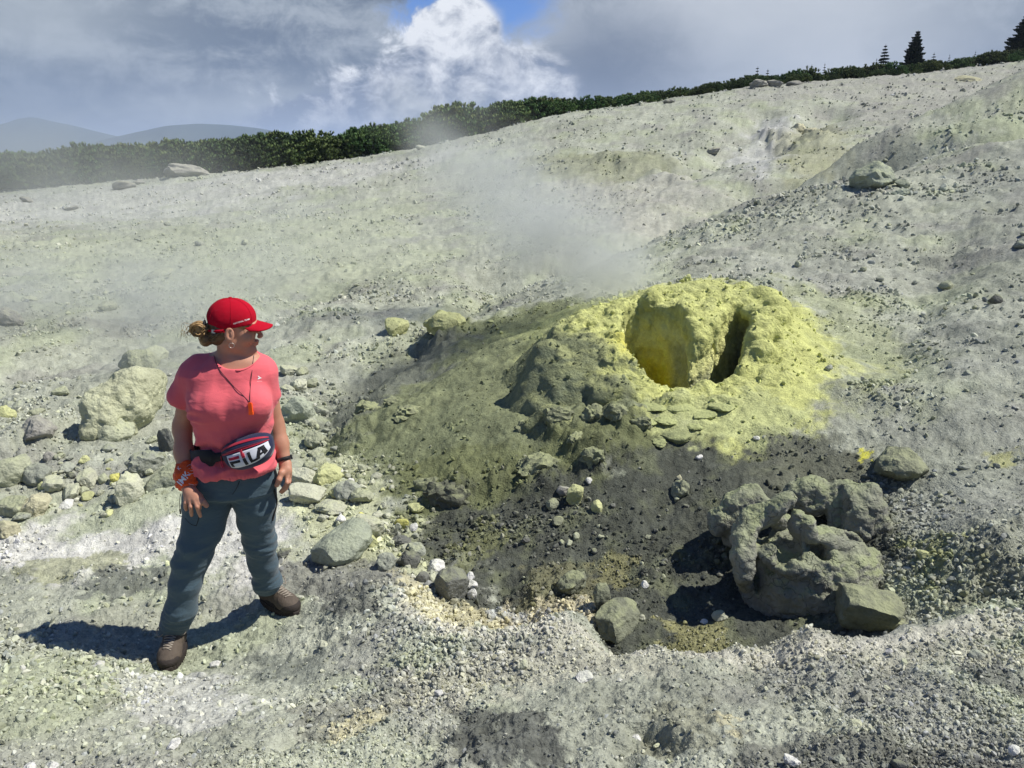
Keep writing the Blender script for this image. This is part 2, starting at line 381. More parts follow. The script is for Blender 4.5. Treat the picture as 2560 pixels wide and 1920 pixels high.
# (outline, colour, softness m, noise size m, strength)
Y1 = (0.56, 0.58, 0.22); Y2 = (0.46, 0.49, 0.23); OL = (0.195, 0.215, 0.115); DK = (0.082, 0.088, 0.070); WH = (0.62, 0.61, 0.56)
GM = (0.27, 0.30, 0.22); GD = (0.115, 0.125, 0.105); CR = (0.56, 0.52, 0.33); GP = (0.36, 0.37, 0.31); PK = (0.48, 0.44, 0.40)
PATCH = [
 ([(-300,1110),(60,1120),(330,1120),(640,1090),(690,1180),(600,1240),(300,1215),(0,1250),(-300,1270)], WH, .25, .5, .85),
 ([(-300,420),(0,425),(440,385),(700,355),(950,330),(900,380),(500,440),(200,480),(-300,500)], (0.50,0.50,0.46), 1.5, 3, .6),
 ([(0,520),(400,500),(900,440),(960,560),(700,640),(200,640),(0,600)], (0.43,0.46,0.30), 1.5, 2.5, .55),
 ([(1150,340),(1400,330),(1470,370),(1300,400),(1180,390)], (0.29,0.30,0.18), .6, 1.2, .6),
 ([(1180,400),(1480,380),(1560,420),(1420,500),(1300,500),(1200,450)], (0.43,0.42,0.36), .8, 1.2, .6),
 ([(1580,330),(1640,250),(1720,250),(1700,330),(1640,390)], (0.52,0.52,0.50), .5, .8, .6),
 ([(1960,300),(2100,240),(2212,200),(2212,225),(2060,275)], (0.46,0.46,0.43), .5, .8, .5),
 ([(1660,290),(1790,255),(1840,290),(1780,330),(1690,350)], (0.34,0.34,0.20), .5, .8, .55),
 ([(2050,240),(2212,200),(2300,210),(2212,250)], (0.34,0.38,0.24), .6, 1.2, .7),
 ([(1500,170),(2212,140),(2212,172),(1800,215),(1600,230)], (0.32,0.31,0.28), 1.0, 2.0, .5),
 # gully between the field and the mound
 ([(640,1020),(640,900),(700,850),(900,690),(1080,600),(1110,640),(960,720),(800,880),(760,1000),(700,1060)], (0.37,0.39,0.27), .3, .5, .7),
 ([(620,1090),(700,960),(800,960),(870,1100),(960,1230),(900,1260),(700,1210),(620,1180)], (0.50,0.52,0.33), .2, .3, .85),
 # left flank of the mound: olive
 ([(690,900),(800,800),(1000,700),(1240,640),(1420,640),(1420,960),(1200,1060),(1000,1120),(880,1140),(830,1050),(720,950)], OL, .3, .5, .95),
 ([(690,840),(900,730),(1020,740),(880,850),(760,930),(700,930)], (0.17,0.18,0.15), .25, .4, .8),
 ([(1100,720),(1250,650),(1350,640),(1350,760),(1200,800)], Y2, .25, .4, .8),
 # dark wet ground of the pit
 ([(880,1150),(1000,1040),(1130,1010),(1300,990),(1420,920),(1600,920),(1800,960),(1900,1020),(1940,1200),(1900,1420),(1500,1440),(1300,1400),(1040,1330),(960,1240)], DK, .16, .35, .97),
 ([(1640,940),(1900,960),(2000,1020),(1900,1060),(1640,1040)], (0.16,0.165,0.12), .2, .3, .75),
 ([(880,1000),(1200,940),(1420,900),(1440,960),(1280,1030),(1120,1060),(980,1100),(900,1130),(860,1060)], (0.165,0.18,0.085), .14, .25, .85),
 ([(1150,1230),(1280,1230),(1300,1330),(1100,1320)], (0.19,0.185,0.11), .1, .2, .8),
 ([(1290,1210),(1370,1210),(1380,1260),(1300,1250)], (0.26,0.25,0.12), .06, .15, .7),
 ([(1440,1345),(1560,1345),(1570,1400),(1430,1400)], (0.30,0.29,0.14), .06, .12, .8),
 ([(960,1180),(1060,1130),(1090,1160),(1000,1260)], (0.21,0.22,0.10), .08, .15, .6),
 # sulphur round the vent
 ([(1330,640),(1500,610),(1680,640),(1780,700),(1830,780),(1800,880),(1700,930),(1560,950),(1400,900),(1330,860),(1240,800),(1200,740)], Y1, .22, .3, 1.0),
 ([(1420,880),(1640,860),(1760,900),(1640,960),(1480,960),(1400,930)], Y2, .12, .2, .8),
 ([(1700,600),(1900,640),(2000,760),(1900,900),(1820,900),(1830,760),(1740,680)], (0.37,0.40,0.21), .3, .4, .55),
 # right hillside mottling
 ([(2060,380),(2212,340),(2400,340),(2400,800),(2212,820),(2080,700)], (0.27,0.28,0.245), .8, 1.2, .6),
 ([(1500,560),(1900,560),(2000,800),(1900,620),(1600,600)], (0.42,0.43,0.36), .5, .7, .5),
 ([(1900,900),(2300,880),(2300,1150),(1960,1150)], (0.30,0.31,0.26), .3, .5, .7),
 ([(1960,1190),(2080,1180),(2100,1240),(1990,1290)], (0.27,0.285,0.12), .08, .15, .7),
 ([(2060,1200),(2300,1160),(2300,1340),(2060,1340)], (0.25,0.255,0.19), .12, .2, .6),
 ([(1858,965),(1885,968),(1882,990),(1862,992)], (0.60,0.58,0.08), .02, .05, .9),
 ([(2150,960),(2200,960),(2210,1000),(2160,1000)], (0.36,0.36,0.14), .08, .12, .7),
 # foreground stains
 ([(0,1240),(200,1185),(290,1190),(270,1235),(100,1270)], (0.33,0.34,0.21), .06, .15, .8),
 ([(150,1290),(240,1230),(380,1225),(380,1260),(250,1290)], (0.17,0.18,0.155), .06, .12, .85),
 ([(600,1210),(860,1220),(900,1290),(700,1310),(590,1260)], (0.22,0.22,0.19), .08, .12, .8),
 ([(700,1280),(800,1290),(830,1340),(720,1350)], (0.15,0.155,0.135), .05, .1, .8),
 ([(540,1420),(700,1410),(720,1470),(560,1480)], (0.20,0.215,0.18), .06, .1, .75),
 ([(780,1460),(900,1450),(920,1500),(800,1510)], (0.20,0.205,0.19), .05, .1, .75),
 ([(620,1550),(900,1470),(860,1560),(640,1620)], (0.24,0.24,0.20), .08, .12, .7),
 ([(700,1580),(820,1555),(840,1575),(720,1610)], CR, .04, .08, .7),
 ([(980,1540),(1150,1530),(1230,1600),(1240,1670),(960,1670)], (0.12,0.125,0.11), .06, .1, .9),
 ([(1600,1600),(1900,1590),(2212,1640),(2212,1700),(1560,1700)], (0.13,0.13,0.115), .08, .1, .7),
 ([(2060,1430),(2212,1460),(2212,1500),(2090,1480)], (0.16,0.165,0.145), .05, .1, .8),
 ([(1400,1520),(1530,1510),(1560,1600),(1380,1620)], (0.24,0.24,0.17), .06, .1, .6),
 ([(1540,1540),(1600,1545),(1590,1580)], CR, .05, .08, .8),
 ([(860,1240),(940,1290),(1100,1340),(1000,1380),(880,1330)], CR, .05, .1, .75),
 ([(1080,1320),(1260,1290),(1300,1350),(1160,1370)], (0.58,0.53,0.36), .05, .1, .85),
 ([(1060,1320),(1170,1325),(1180,1345),(1060,1345)], (0.42,0.44,0.44), .03, .08, .7),
 ([(250,1440),(480,1450),(560,1560),(300,1600)], (0.56,0.56,0.52), .12, .2, .6),
 ([(880,1480),(1300,1400),(2000,1400),(2212,1400),(2212,1440),(1300,1460),(900,1540)], (0.50,0.485,0.375), .1, .15, .5),
 ([(860,1300),(1000,1370),(1250,1345),(1420,1400),(1600,1410),(1750,1385),(1960,1370),(2100,1345),(2212,1340),(2212,1375),(1960,1400),(1600,1440),(1250,1385),(1000,1400),(860,1340)], (0.56,0.545,0.45), .04, .08, .7),
]
_PW = [(poly_w(p), c, s, n, k) for p, c, s, n, k in PATCH]
VENT_C = hit(1490, 760)
_LIP = [(600,1240,3.5),(880,1310,3.12),(1000,1360,2.84),(1250,1330,2.84),(1420,1392,2.54),(1600,1398,2.48),(1750,1372,2.52),(1960,1362,2.54),(2100,1335,2.62),(2300,1340,2.5),(2600,1340,2.5)]
_lu = np.array([W(*t)[0] / t[2] for t in _LIP]); _lY = np.array([t[2] for t in _LIP])
_PITC = (DK, (0.19,0.185,0.11), (0.30,0.29,0.14), (0.15,0.16,0.105))
def ground_colour(x, y):
    sh = x.shape
    x = x.ravel().astype(np.float64); y = y.ravel().astype(np.float64)
    base = np.empty((x.size, 3), np.float32)
    a = fbm2(x * .35, y * .35, 3, 5)[:, None]; b = fbm2(x * 1.6, y * 1.6, 4, 9)[:, None]
    base[:] = np.array((0.385, 0.400, 0.316)) * (1 + .16 * a + .14 * b)
    m = sstep(fbm2(x * .8 + 9, y * .8, 3, 31), 0.05, .5)[:, None]
    base = base * (1 - m * .45) + np.array((0.39, 0.43, 0.265)) * m * .45
    m = sstep(fbm2(x * 1.1 - 9, y * 1.1, 4, 41), 0.1, .6)[:, None]
    base = base * (1 - m * .5) + np.array((0.30, 0.295, 0.265)) * m * .5
    for k, (P, c, s, ns, st) in enumerate(_PW):
        lo = P.min(0) - s * 2 - ns * .5; hi = P.max(0) + s * 2 + ns * .5
        idx = np.nonzero((x > lo[0]) & (x < hi[0]) & (y > lo[1]) & (y < hi[1]))[0]
        if not idx.size: continue
        xs, ys = x[idx], y[idx]
        sd = poly_sd(P, xs, ys) + fbm2(xs / ns, ys / ns, 6, 100 + k, .7) * ns * .55
        if s <= .12: s_ = s * .35
        else: s_ = s * .6
        w = (sstep(sd, -s_, s_) * st)[:, None]
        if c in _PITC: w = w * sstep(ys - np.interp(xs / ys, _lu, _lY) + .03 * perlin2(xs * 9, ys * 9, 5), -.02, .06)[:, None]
        col = np.array(c, np.float32) * (1 + .13 * fbm2(xs / ns * 2.3, ys / ns * 2.3, 4, 300 + k))[:, None]
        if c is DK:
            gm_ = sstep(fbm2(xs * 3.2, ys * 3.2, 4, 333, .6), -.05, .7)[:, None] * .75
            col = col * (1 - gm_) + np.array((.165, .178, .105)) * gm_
        base[idx] = base[idx] * (1 - w) + col * w
    r = np.sqrt(x * x + y * y)
    s1 = fbm2(x * 9, y * 9, 4, 77, .65) * .5
    s2 = fbm2(x * 38, y * 38, 3, 78, .7) * .5 * np.clip(6 / r, .2, 1)
    base *= np.clip(1 + .26 * s1 + .28 * s2, .45, 1.6)[:, None]
    return np.clip(base, .02, .8).reshape(*sh, 3)

BUMPS = [ # (sheet x, y, radius x sheet px, radius y px, height m)  lumps and outcrops in the ground
 (1060,1040,90,34,.09),(975,1070,60,30,.10),(1180,1040,60,30,.06),(1270,1000,60,34,.06),(1180,1255,70,40,.05),
 (1720,290,60,24,.35),(1380,350,120,20,.25),(1440,380,60,15,.2),(2130,232,90,18,.10),
 (1460,1560,90,45,.018),(1110,1600,140,60,.04),(760,1310,60,34,.03),(230,1250,90,30,.03),(120,1230,130,30,.03),(640,1450,90,30,.02),
 (2130,1270,80,70,.03),(2150,1470,80,24,.03),(1840,1600,120,40,.04),(850,880,120,50,.05),(760,930,50,40,.07),(880,905,60,30,.06),
 (960,720,60,26,.16),(1300,955,90,50,.08),(1210,905,60,44,.10),(1350,905,50,40,.07),(700,900,60,60,.03),(60,960,60,60,.12),(100,940,70,60,.06)]
CHAN = [ # gullies: (line on the sheet, width m, depth m)
 ([(1110,600),(1020,660),(940,730),(860,780),(760,830),(700,880),(670,960)], .34, .16),
 ([(1860,318),(1740,352),(1640,408),(1540,460),(1420,510),(1250,560),(1110,600)], .75, .38),
 ([(2300,195),(2160,232),(2020,272),(1860,318)], 1.1, .6),
 ([(1800,240),(1760,262),(1700,300),(1640,330)], .8, .5),
 ([(1640,250),(1610,300),(1560,345),(1480,370)], .8, .4),
 ([(2100,520),(2010,620),(1960,720),(1900,800)], .28, .10),
 ([(880,880),(960,800),(1060,740),(1180,690)], .14, .05),
 ([(640,640),(500,700),(300,730),(100,790),(0,820)], .8, .16),
 ([(1440,1600),(1380,1580),(1340,1640)], .05, .05),([(600,1640),(640,1600),(720,1600)], .04, .03),([(1390,1560),(1420,1575)], .035, .05),
 ([(1960,1640),(2040,1600),(2140,1610)], .06, .04)]
_CW = [([hit(*p)[:2] for p in P], w, d) for P, w, d in CHAN]
_BW = []
for (bx, by, rx, ry, hh) in BUMPS:
    c = hit(bx, by); a = hit(bx + rx, by); b1 = hit(bx, by - ry); b2 = hit(bx, by + ry)
    _BW.append((c, mpd(c) * rx, max(abs(b1[1] - b2[1]) * .5, mpd(c) * rx * .35), hh))
# the sulphur mound, in plan: centre, half width, half depth
MC = W(1475, 800, 5.75)
def mound_plan(x, y):
    return (x - MC[0]), (y - MC[1])
def relief(x, y, z0):
    """fine relief added to the smooth ground"""
    x = np.asarray(x, np.float64); y = np.asarray(y, np.float64)
    r = np.sqrt(x * x + y * y)
    z = np.zeros_like(x)
    for k, (c, rx, ry, hh) in enumerate(_BW):
        idx = (np.abs(x - c[0]) < 1.6 * rx) & (np.abs(y - c[1]) < 1.6 * ry)
        if not idx.any(): continue
        xs, ys = x[idx], y[idx]
        q = np.sqrt(((xs - c[0]) / rx) ** 2 + ((ys - c[1]) / ry) ** 2) + .30 * fbm2(xs / rx * 1.8, ys / rx * 1.8, 4, 500 + k, .5)
        b = sstep(1.2 - q, 0, .8)
        z[idx] += hh * b * (.85 + .25 * fbm2(xs / rx * 2.6, ys / rx * 2.6, 3, 600 + k, .5))
    for k, (P, w, dp) in enumerate(_CW):
        A = np.array(P); m = w * 2.4
        idx = (x > A[:, 0].min() - m) & (x < A[:, 0].max() + m) & (y > A[:, 1].min() - m) & (y < A[:, 1].max() + m)
        if not idx.any(): continue
        xs, ys = x[idx] + w * .5 * perlin2(x[idx] / w * .7, y[idx] / w * .7, 700 + k), y[idx] + w * .5 * perlin2(x[idx] / w * .7, y[idx] / w * .7, 720 + k)
        d2 = np.full(xs.shape, 1e9)
        for (ax, ay), (bx, by) in zip(P[:-1], P[1:]):
            ex, ey = bx - ax, by - ay
            t = np.clip(((xs - ax) * ex + (ys - ay) * ey) / (ex * ex + ey * ey), 0, 1)
            d2 = np.minimum(d2, (xs - ax - t * ex) ** 2 + (ys - ay - t * ey) ** 2)
        z[idx] -= dp * np.clip(1 - np.sqrt(d2) / (w * 1.6), 0, 1) ** 1.3
    z += .045 * fbm2(x * .9, y * .9, 3, 1) * np.clip(r / 4, .5, 1.5)
    z += .018 * fbm2(x * 4, y * 4, 4, 2, .6) * np.clip(r / 5, .7, 1.3)
    rough = .55 + .45 * sstep(fbm2(x * 1.2, y * 1.2, 3, 8), -.3, .5)
    d, h = lumps2(x * 14, y * 14, 3)
    z += rough * np.where(h > .35, .012 * h * np.clip(1 - d * 5.5, 0, 1) ** .7, 0)
    d, h = lumps2(x * 34, y * 34, 4)
    z += rough * .0065 * h * np.clip(1 - d * 3.2, 0, 1) ** .8
    far = r > 6
    if far.any():
        d, h = lumps2(x[far] * 5, y[far] * 5, 6)
        z[far] += np.where(h > .6, .035 * h * np.clip(1 - d * 7, 0, 1) ** .7, 0) * sstep(r[far], 6, 10)
    nr_ = r < 4.5
    if nr_.any(): z[nr_] += (.016 * fbm2(x[nr_] * 6, y[nr_] * 6, 4, 21, .6) + .012 * np.abs(fbm2(x[nr_] * 13, y[nr_] * 13, 3, 22, .6))) * sstep(4.5 - r[nr_], 0, .8) * (.5 + .8 * sstep(fbm2(x[nr_] * 1.7, y[nr_] * 1.7, 2, 23), -.2, .4))
    z += rough * .0035 * fbm2(x * 60, y * 60, 3, 7, .7)
    return z
def ground(x, y):
    x = np.asarray(x, np.float64); y = np.asarray(y, np.float64)
    z0 = ground0(x, y)
    z = z0 + relief(x, y, z0)
    mx_, my_ = mound_plan(x, y)           # the vent shaft goes down through the ground here
    q = np.sqrt((mx_ / .95) ** 2 + ((my_ - .1) / .80) ** 2)
    return z - 1.5 * sstep(1 - q, 0, .35)
def gz(x, y): return float(ground(np.array([x]), np.array([y]))[0])

# ------------------------------------------------------------------ mesh helpers
def mesh_np(name, V, F, mat=None, smooth=True, col=None):
    me = bpy.data.meshes.new(name)
    V = np.ascontiguousarray(V, np.float32); F = np.ascontiguousarray(F, np.int32)
    n = F.shape[1]
    me.vertices.add(len(V)); me.vertices.foreach_set('co', V.ravel())
    me.loops.add(F.size); me.loops.foreach_set('vertex_index', F.ravel())
    me.polygons.add(len(F)); me.polygons.foreach_set('loop_start', np.arange(0, F.size, n, dtype=np.int32))
    try: me.polygons.foreach_set('loop_total', np.full(len(F), n, np.int32))
    except Exception: pass
    me.polygons.foreach_set('use_smooth', np.full(len(F), smooth, bool))
    if col is not None:
        at = me.color_attributes.new('Col', 'FLOAT_COLOR', 'POINT')
        c4 = np.ones((len(V), 4), np.float32); c4[:, :3] = col
        at.data.foreach_set('color', c4.ravel())
    me.update(calc_edges=True)
    if mat: me.materials.append(mat)
    return me
def obj(name, me, parent=None, label=None, cat=None, group=None, kind=None, loc=None, rot=None, scale=None):
    o = bpy.data.objects.new(name, me)
    COL.objects.link(o)
    if parent is not None: o.parent = parent
    if label: o['label'] = label
    if cat: o['category'] = cat
    if group: o['group'] = group
    if kind: o['kind'] = kind
    if loc is not None: o.location = loc
    if rot is not None: o.rotation_euler = rot
    if scale is not None: o.scale = scale
    return o
def grid_faces(nu, nv):
    i = np.arange(nu * nv).reshape(nu, nv)
    return np.stack([i[:-1, :-1].ravel(), i[1:, :-1].ravel(), i[1:, 1:].ravel(), i[:-1, 1:].ravel()], 1)

# ------------------------------------------------------------------ materials
def new_mat(name):
    m = bpy.data.materials.new(name); m.use_nodes = True
    return m, G(m.node_tree)
def finish(g, base, rough=.9, bump=None, strength=.5, dist=.01, spec=.25, sheen=0., metal=0., emit=None):
    o = g.node('ShaderNodeOutputMaterial'); b = g.node('ShaderNodeBsdfPrincipled')
    g.put(b.inputs['Base Color'], base); g.put(b.inputs['Roughness'], rough)
    b.inputs['Specular IOR Level'].default_value = spec
    b.inputs['Metallic'].default_value = metal
    if sheen:
        b.inputs['Sheen Weight'].default_value = sheen
    if bump is not None:
        n = g.node('ShaderNodeBump'); g.put(n.inputs['Height'], bump)
        n.inputs['Strength'].default_value = strength; n.inputs['Distance'].default_value = dist
        g.t.links.new(n.outputs[0], b.inputs['Normal'])
    g.t.links.new(b.outputs[0], o.inputs[0])
    return b
def gpos(g):
    return E(g, g.node('ShaderNodeNewGeometry').outputs['Position'])
def opos(g):
    return E(g, g.node('ShaderNodeTexCoord').outputs['Object'])
def mul3(g, c, f):
    return g.vm('SCALE', c, scale=f)
def mat_ground():
    m, g = new_mat('volcanic_ground')
    p = gpos(g)
    at = E(g, g.node('ShaderNodeAttribute', attribute_name='Col').outputs['Color'])
    a, _ = g.noise(p, 55, 4, .68)
    b, _ = g.noise(p, 190, 3, .7)
    c, _ = g.noise(p, 17, 3, .6)
    v = g.voro(p, 95)
    d, _ = g.noise(p, 5.5, 6, .72)
    f = 0.70 + (d - .5) * .7 + (a - .5) * .65 + (b - .5) * .55 + c * .35 + (0.5 - v) * .22
    finish(g, mul3(g, at, f), .96, a * .8 + b * .35 + (0.6 - v) * .35 + c * .4 + d * 3.5, .75, .012, .12)
    return m
M_GROUND = mat_ground()

# ------------------------------------------------------------------ the ground sheet (finer close by)
lw = []
w_ = math.log(0.45)
while w_ < math.log(230):
    Yv = math.exp(w_)
    lw.append(w_)
    w_ += .03 if Yv < 1.15 else .0030 if Yv < 4.0 else .0042 if Yv < 8 else .0062 if Yv < 14 else .010 if Yv < 42 else .03
lw = np.array(lw)
us = np.concatenate([np.linspace(-4, -1.08, 40), np.linspace(-1.05, 1.05, 1010), np.linspace(1.08, 4, 40)])
UU, LL = np.meshgrid(us, np.exp(lw), indexing='ij')
GX, GYY = UU * LL, LL
GZ = ground(GX.ravel(), GYY.ravel()).reshape(GX.shape)
gc = ground_colour(GX, GYY)
me = mesh_np('ground', np.stack([GX, GYY, GZ], -1).reshape(-1, 3), grid_faces(*GX.shape), M_GROUND, True, gc.reshape(-1, 3))
obj('ground', me, kind='structure')
print('ground', GX.shape, time.time() - T0)
# ------------------------------------------------------------------ volumes turned into surfaces (surface nets)
class Vol:
    def __init__(s, lo, hi, h):
        s.lo = np.array(lo, float); s.h = h
        s.n = np.maximum(np.ceil((np.array(hi) - s.lo) / h).astype(int) + 1, 3)
        s.ax = [s.lo[i] + h * np.arange(s.n[i]) for i in range(3)]
        s.f = np.full(tuple(s.n), 1.0, np.float32)
    def box(s, lo, hi):
        a = np.clip(np.floor((np.array(lo) - s.lo) / s.h).astype(int), 0, s.n - 1)
        b = np.clip(np.ceil((np.array(hi) - s.lo) / s.h).astype(int) + 1, 1, s.n)
        sl = tuple(slice(i, j) for i, j in zip(a, b))
        X = s.ax[0][sl[0]][:, None, None].astype(np.float32); Y = s.ax[1][sl[1]][None, :, None].astype(np.float32); Z = s.ax[2][sl[2]][None, None, :].astype(np.float32)
        return sl, X, Y, Z
    def all(s): return s.box(s.lo, s.lo + s.h * s.n)
    def _put(s, sl, d, k, sub):
        f = s.f[sl]
        if sub:
            if k > 0:
                hh = np.clip(.5 - .5 * (f + d) / k, 0, 1); s.f[sl] = f * (1 - hh) - d * hh + k * hh * (1 - hh)
            else: s.f[sl] = np.maximum(f, -d)
        else:
            if k > 0:
                hh = np.clip(.5 + .5 * (f - d) / k, 0, 1); s.f[sl] = f * (1 - hh) + d * hh - k * hh * (1 - hh)
            else: s.f[sl] = np.minimum(f, d)
    def cap(s, a, b, ra, rb, k=.02, sub=False, flat=None):
        """tapered capsule; flat=(axis vector, factor) squashes it along an axis"""
        a = np.array(a, float); b = np.array(b, float); m = max(ra, rb) * 1.05 + k * 1.5 + s.h * 2
        if flat: m = m * max(1, 1 / flat[1])
        sl, X, Y, Z = s.box(np.minimum(a, b) - m, np.maximum(a, b) + m)
        d = b - a; L = max(float(d @ d), 1e-9)
        t = np.clip(((X - a[0]) * d[0] + (Y - a[1]) * d[1] + (Z - a[2]) * d[2]) / L, 0, 1)
        qx, qy, qz = X - a[0] - t * d[0], Y - a[1] - t * d[1], Z - a[2] - t * d[2]
        q2 = qx * qx + qy * qy + qz * qz
        if flat:
            ax, fc = flat; ax = np.array(ax, float) / np.linalg.norm(ax)
            p = qx * ax[0] + qy * ax[1] + qz * ax[2]
            q2 = q2 + p * p * (1 / fc ** 2 - 1)
        s._put(sl, (np.sqrt(q2) - (ra + (rb - ra) * t)).astype(np.float32), k, sub)
    def ell(s, c, r, k=.02, sub=False, R=None, warp=None):
        """ellipsoid with radii r, axes = rows of R"""
        c = np.array(c, float); r = np.array(r, float); m = r.max() * 1.1 + k * 1.5 + s.h * 2
        sl, X, Y, Z = s.box(c - m, c + m)
        x, y, z = X - c[0], Y - c[1], Z - c[2]
        if R is not None:
            x, y, z = [R[i][0] * x + R[i][1] * y + R[i][2] * z for i in range(3)]
        q = np.sqrt((x / r[0]) ** 2 + (y / r[1]) ** 2 + (z / r[2]) ** 2)
        q2 = np.sqrt((x / r[0] ** 2) ** 2 + (y / r[1] ** 2) ** 2 + (z / r[2] ** 2) ** 2) + 1e-6
        d = q * (q - 1) / q2
        if warp: d = d + warp(X, Y, Z)
        s._put(sl, d.astype(np.float32), k, sub)
    def add(s, fn, lo=None, hi=None, k=0., sub=False):
        sl, X, Y, Z = s.box(lo, hi) if lo is not None else s.all()
        s._put(sl, fn(X, Y, Z).astype(np.float32), k, sub)
    def mesh(s, smooth=0):
        f = s.f
        for a in range(3):      # closed at the borders
            i0 = [slice(None)] * 3; i0[a] = 0; f[tuple(i0)] = np.maximum(f[tuple(i0)], .001)
            i0[a] = -1; f[tuple(i0)] = np.maximum(f[tuple(i0)], .001)
        ins = f < 0
        c = ins[:-1, :-1, :-1].astype(np.int8)
        cnt = sum(ins[i:ins.shape[0] - 1 + i, j:ins.shape[1] - 1 + j, k:ins.shape[2] - 1 + k].astype(np.int8) for i in (0, 1) for j in (0, 1) for k in (0, 1))
        act = (cnt > 0) & (cnt < 8)
        idx = np.argwhere(act)
        vid = np.full(act.shape, -1, np.int32); vid[act] = np.arange(len(idx))
        cor = np.array([(i, j, k) for i in (0, 1) for j in (0, 1) for k in (0, 1)])
        fv = np.stack([f[idx[:, 0] + a, idx[:, 1] + b, idx[:, 2] + c_] for a, b, c_ in cor], 1)
        P = np.zeros((len(idx), 3)); N = np.zeros(len(idx))
        for a in range(8):
            for b in range(a + 1, 8):
                if np.abs(cor[a] - cor[b]).sum() != 1: continue
                cr_ = (fv[:, a] < 0) != (fv[:, b] < 0)
                t = np.where(cr_, fv[:, a] / (fv[:, a] - fv[:, b] + 1e-12), 0)
                P += np.where(cr_[:, None], cor[a] + t[:, None] * (cor[b] - cor[a]), 0); N += cr_
        V = (idx + P / np.maximum(N, 1)[:, None]) * s.h + s.lo
        F = []
        for a in range(3):
            b, c_ = (a + 1) % 3, (a + 2) % 3
            s0 = [slice(1, -1)] * 3; s1 = [slice(1, -1)] * 3
            s0[a] = slice(0, -1); s1[a] = slice(1, None)
            i0 = ins[tuple(s0)]; i1 = ins[tuple(s1)]
            for flip in (False, True):
                e = np.argwhere((i0 & ~i1) if not flip else (~i0 & i1))
                if not len(e): continue
                base = e.copy(); base[:, b] += 1; base[:, c_] += 1
                def vv(db, dc):
                    q = base.copy(); q[:, b] -= db; q[:, c_] -= dc
                    return vid[q[:, 0], q[:, 1], q[:, 2]]
                quad = np.stack([vv(1, 1), vv(0, 1), vv(0, 0), vv(1, 0)], 1)
                F.append(quad[:, ::-1] if flip else quad)
        F = np.concatenate(F); F = F[(F >= 0).all(1)]
        for _ in range(smooth):
            E2 = np.concatenate([F[:, [0, 1]], F[:, [1, 2]], F[:, [2, 3]], F[:, [3, 0]]])
            A = np.zeros_like(V); n = np.zeros(len(V))
            for c2 in range(3):
                A[:, c2] = np.bincount(E2[:, 0], V[E2[:, 1], c2], len(V)) + np.bincount(E2[:, 1], V[E2[:, 0], c2], len(V))
            n = np.bincount(E2[:, 0], minlength=len(V)) + np.bincount(E2[:, 1], minlength=len(V))
            V = V * .5 + .5 * A / np.maximum(n, 1)[:, None]
        return V, F
def vnormals(V, F):
    a = V[F[:, 2]] - V[F[:, 0]]; b = V[F[:, 3]] - V[F[:, 1]]
    n = np.cross(a, b); N = np.zeros_like(V)
    for i in range(4):
        for c in range(3): N[:, c] += np.bincount(F[:, i], n[:, c], len(V))
    return N / (np.linalg.norm(N, axis=1)[:, None] + 1e-12)
def displace(V, F, fn):
    N = vnormals(V, F)
    return V + N * fn(V)[:, None]
def cauli(V, s, seed):
    """nodular crust: many small rounded knobs"""
    return 1 - np.abs(perlin3(V[:, 0] * s, V[:, 1] * s, V[:, 2] * s, seed)) * 2.2

# ------------------------------------------------------------------ the sulphur mound with its vent
MT = [ # top of the mound: (sheet x, y, distance)
 (1180,742,5.72),(1225,748,5.62),(1290,765,5.50),(1335,800,5.32),(1250,720,5.95),(1330,700,6.0),(1300,660,6.55),(1370,668,6.15),(1420,650,6.35),
 (1390,842,5.14),(1450,830,5.20),(1520,815,5.27),(1600,806,5.32),(1665,775,5.45),(1690,735,5.68),(1688,690,6.02),(1670,648,6.35),(1610,628,6.60),
 (1500,655,6.30),(1560,662,6.22),(1420,622,6.85),(1500,618,6.95),(1560,622,6.9),(1460,688,5.82),(1500,690,5.76),(1560,700,5.74),(1620,712,5.80),
 (1700,800,5.25),(1640,860,4.98),(1540,870,4.95),(1440,875,4.95),(1660,618,6.95),
 (1400,640,7.1),(1550,636,7.2),(1220,868,5.20),(1300,905,4.98),(1370,885,4.97),(1250,930,4.9),(1350,940,4.75),
 (1200,700,6.25)]
mp = np.array([W(*t) for t in MT])
mp = np.concatenate([mp, [(*hit(a, b)[:2], hit(a, b)[2] - .01) for a, b in ((1330, 965), (1400, 960), (1480, 955), (1560, 950), (1640, 940), (1720, 925), (1800, 890), (1860, 840), (1880, 770), (1860, 700), (1790, 650), (1780, 720), (1790, 760), (1770, 810), (1740, 860), (1750, 640), (1120, 780), (1110, 840), (1080, 880), (1120, 920), (1190, 945), (1140, 730), (1060, 800))]])
th = np.linspace(0, 2 * math.pi, 28, endpoint=False)
ringx = MC[0] - .15 + 1.75 * np.cos(th); ringy = MC[1] + .15 + 1.35 * np.sin(th)
rz = ground0(ringx, ringy) - .10
mq = np.concatenate([mp, np.stack([ringx, ringy, rz], 1)])
_k2 = lambda r2: .5 * r2 * np.log(r2 + 1e-9)
_n2 = len(mq)
_A2 = np.block([[_k2((mq[:, None, 0] - mq[:, 0]) ** 2 + (mq[:, None, 1] - mq[:, 1]) ** 2) + np.eye(_n2) * 1e-3, np.stack([np.ones(_n2), mq[:, 0], mq[:, 1]], 1)],
                [np.stack([np.ones(_n2), mq[:, 0], mq[:, 1]]), np.zeros((3, 3))]])
_s2 = np.linalg.solve(_A2, np.concatenate([mq[:, 2], np.zeros(3)]))
def mound_top(x, y):
    o = _s2[_n2] + _s2[_n2 + 1] * x + _s2[_n2 + 2] * y
    for i in range(_n2):
        o = o + _s2[i] * _k2((x - mq[i, 0]) ** 2 + (y - mq[i, 1]) ** 2)
    return o
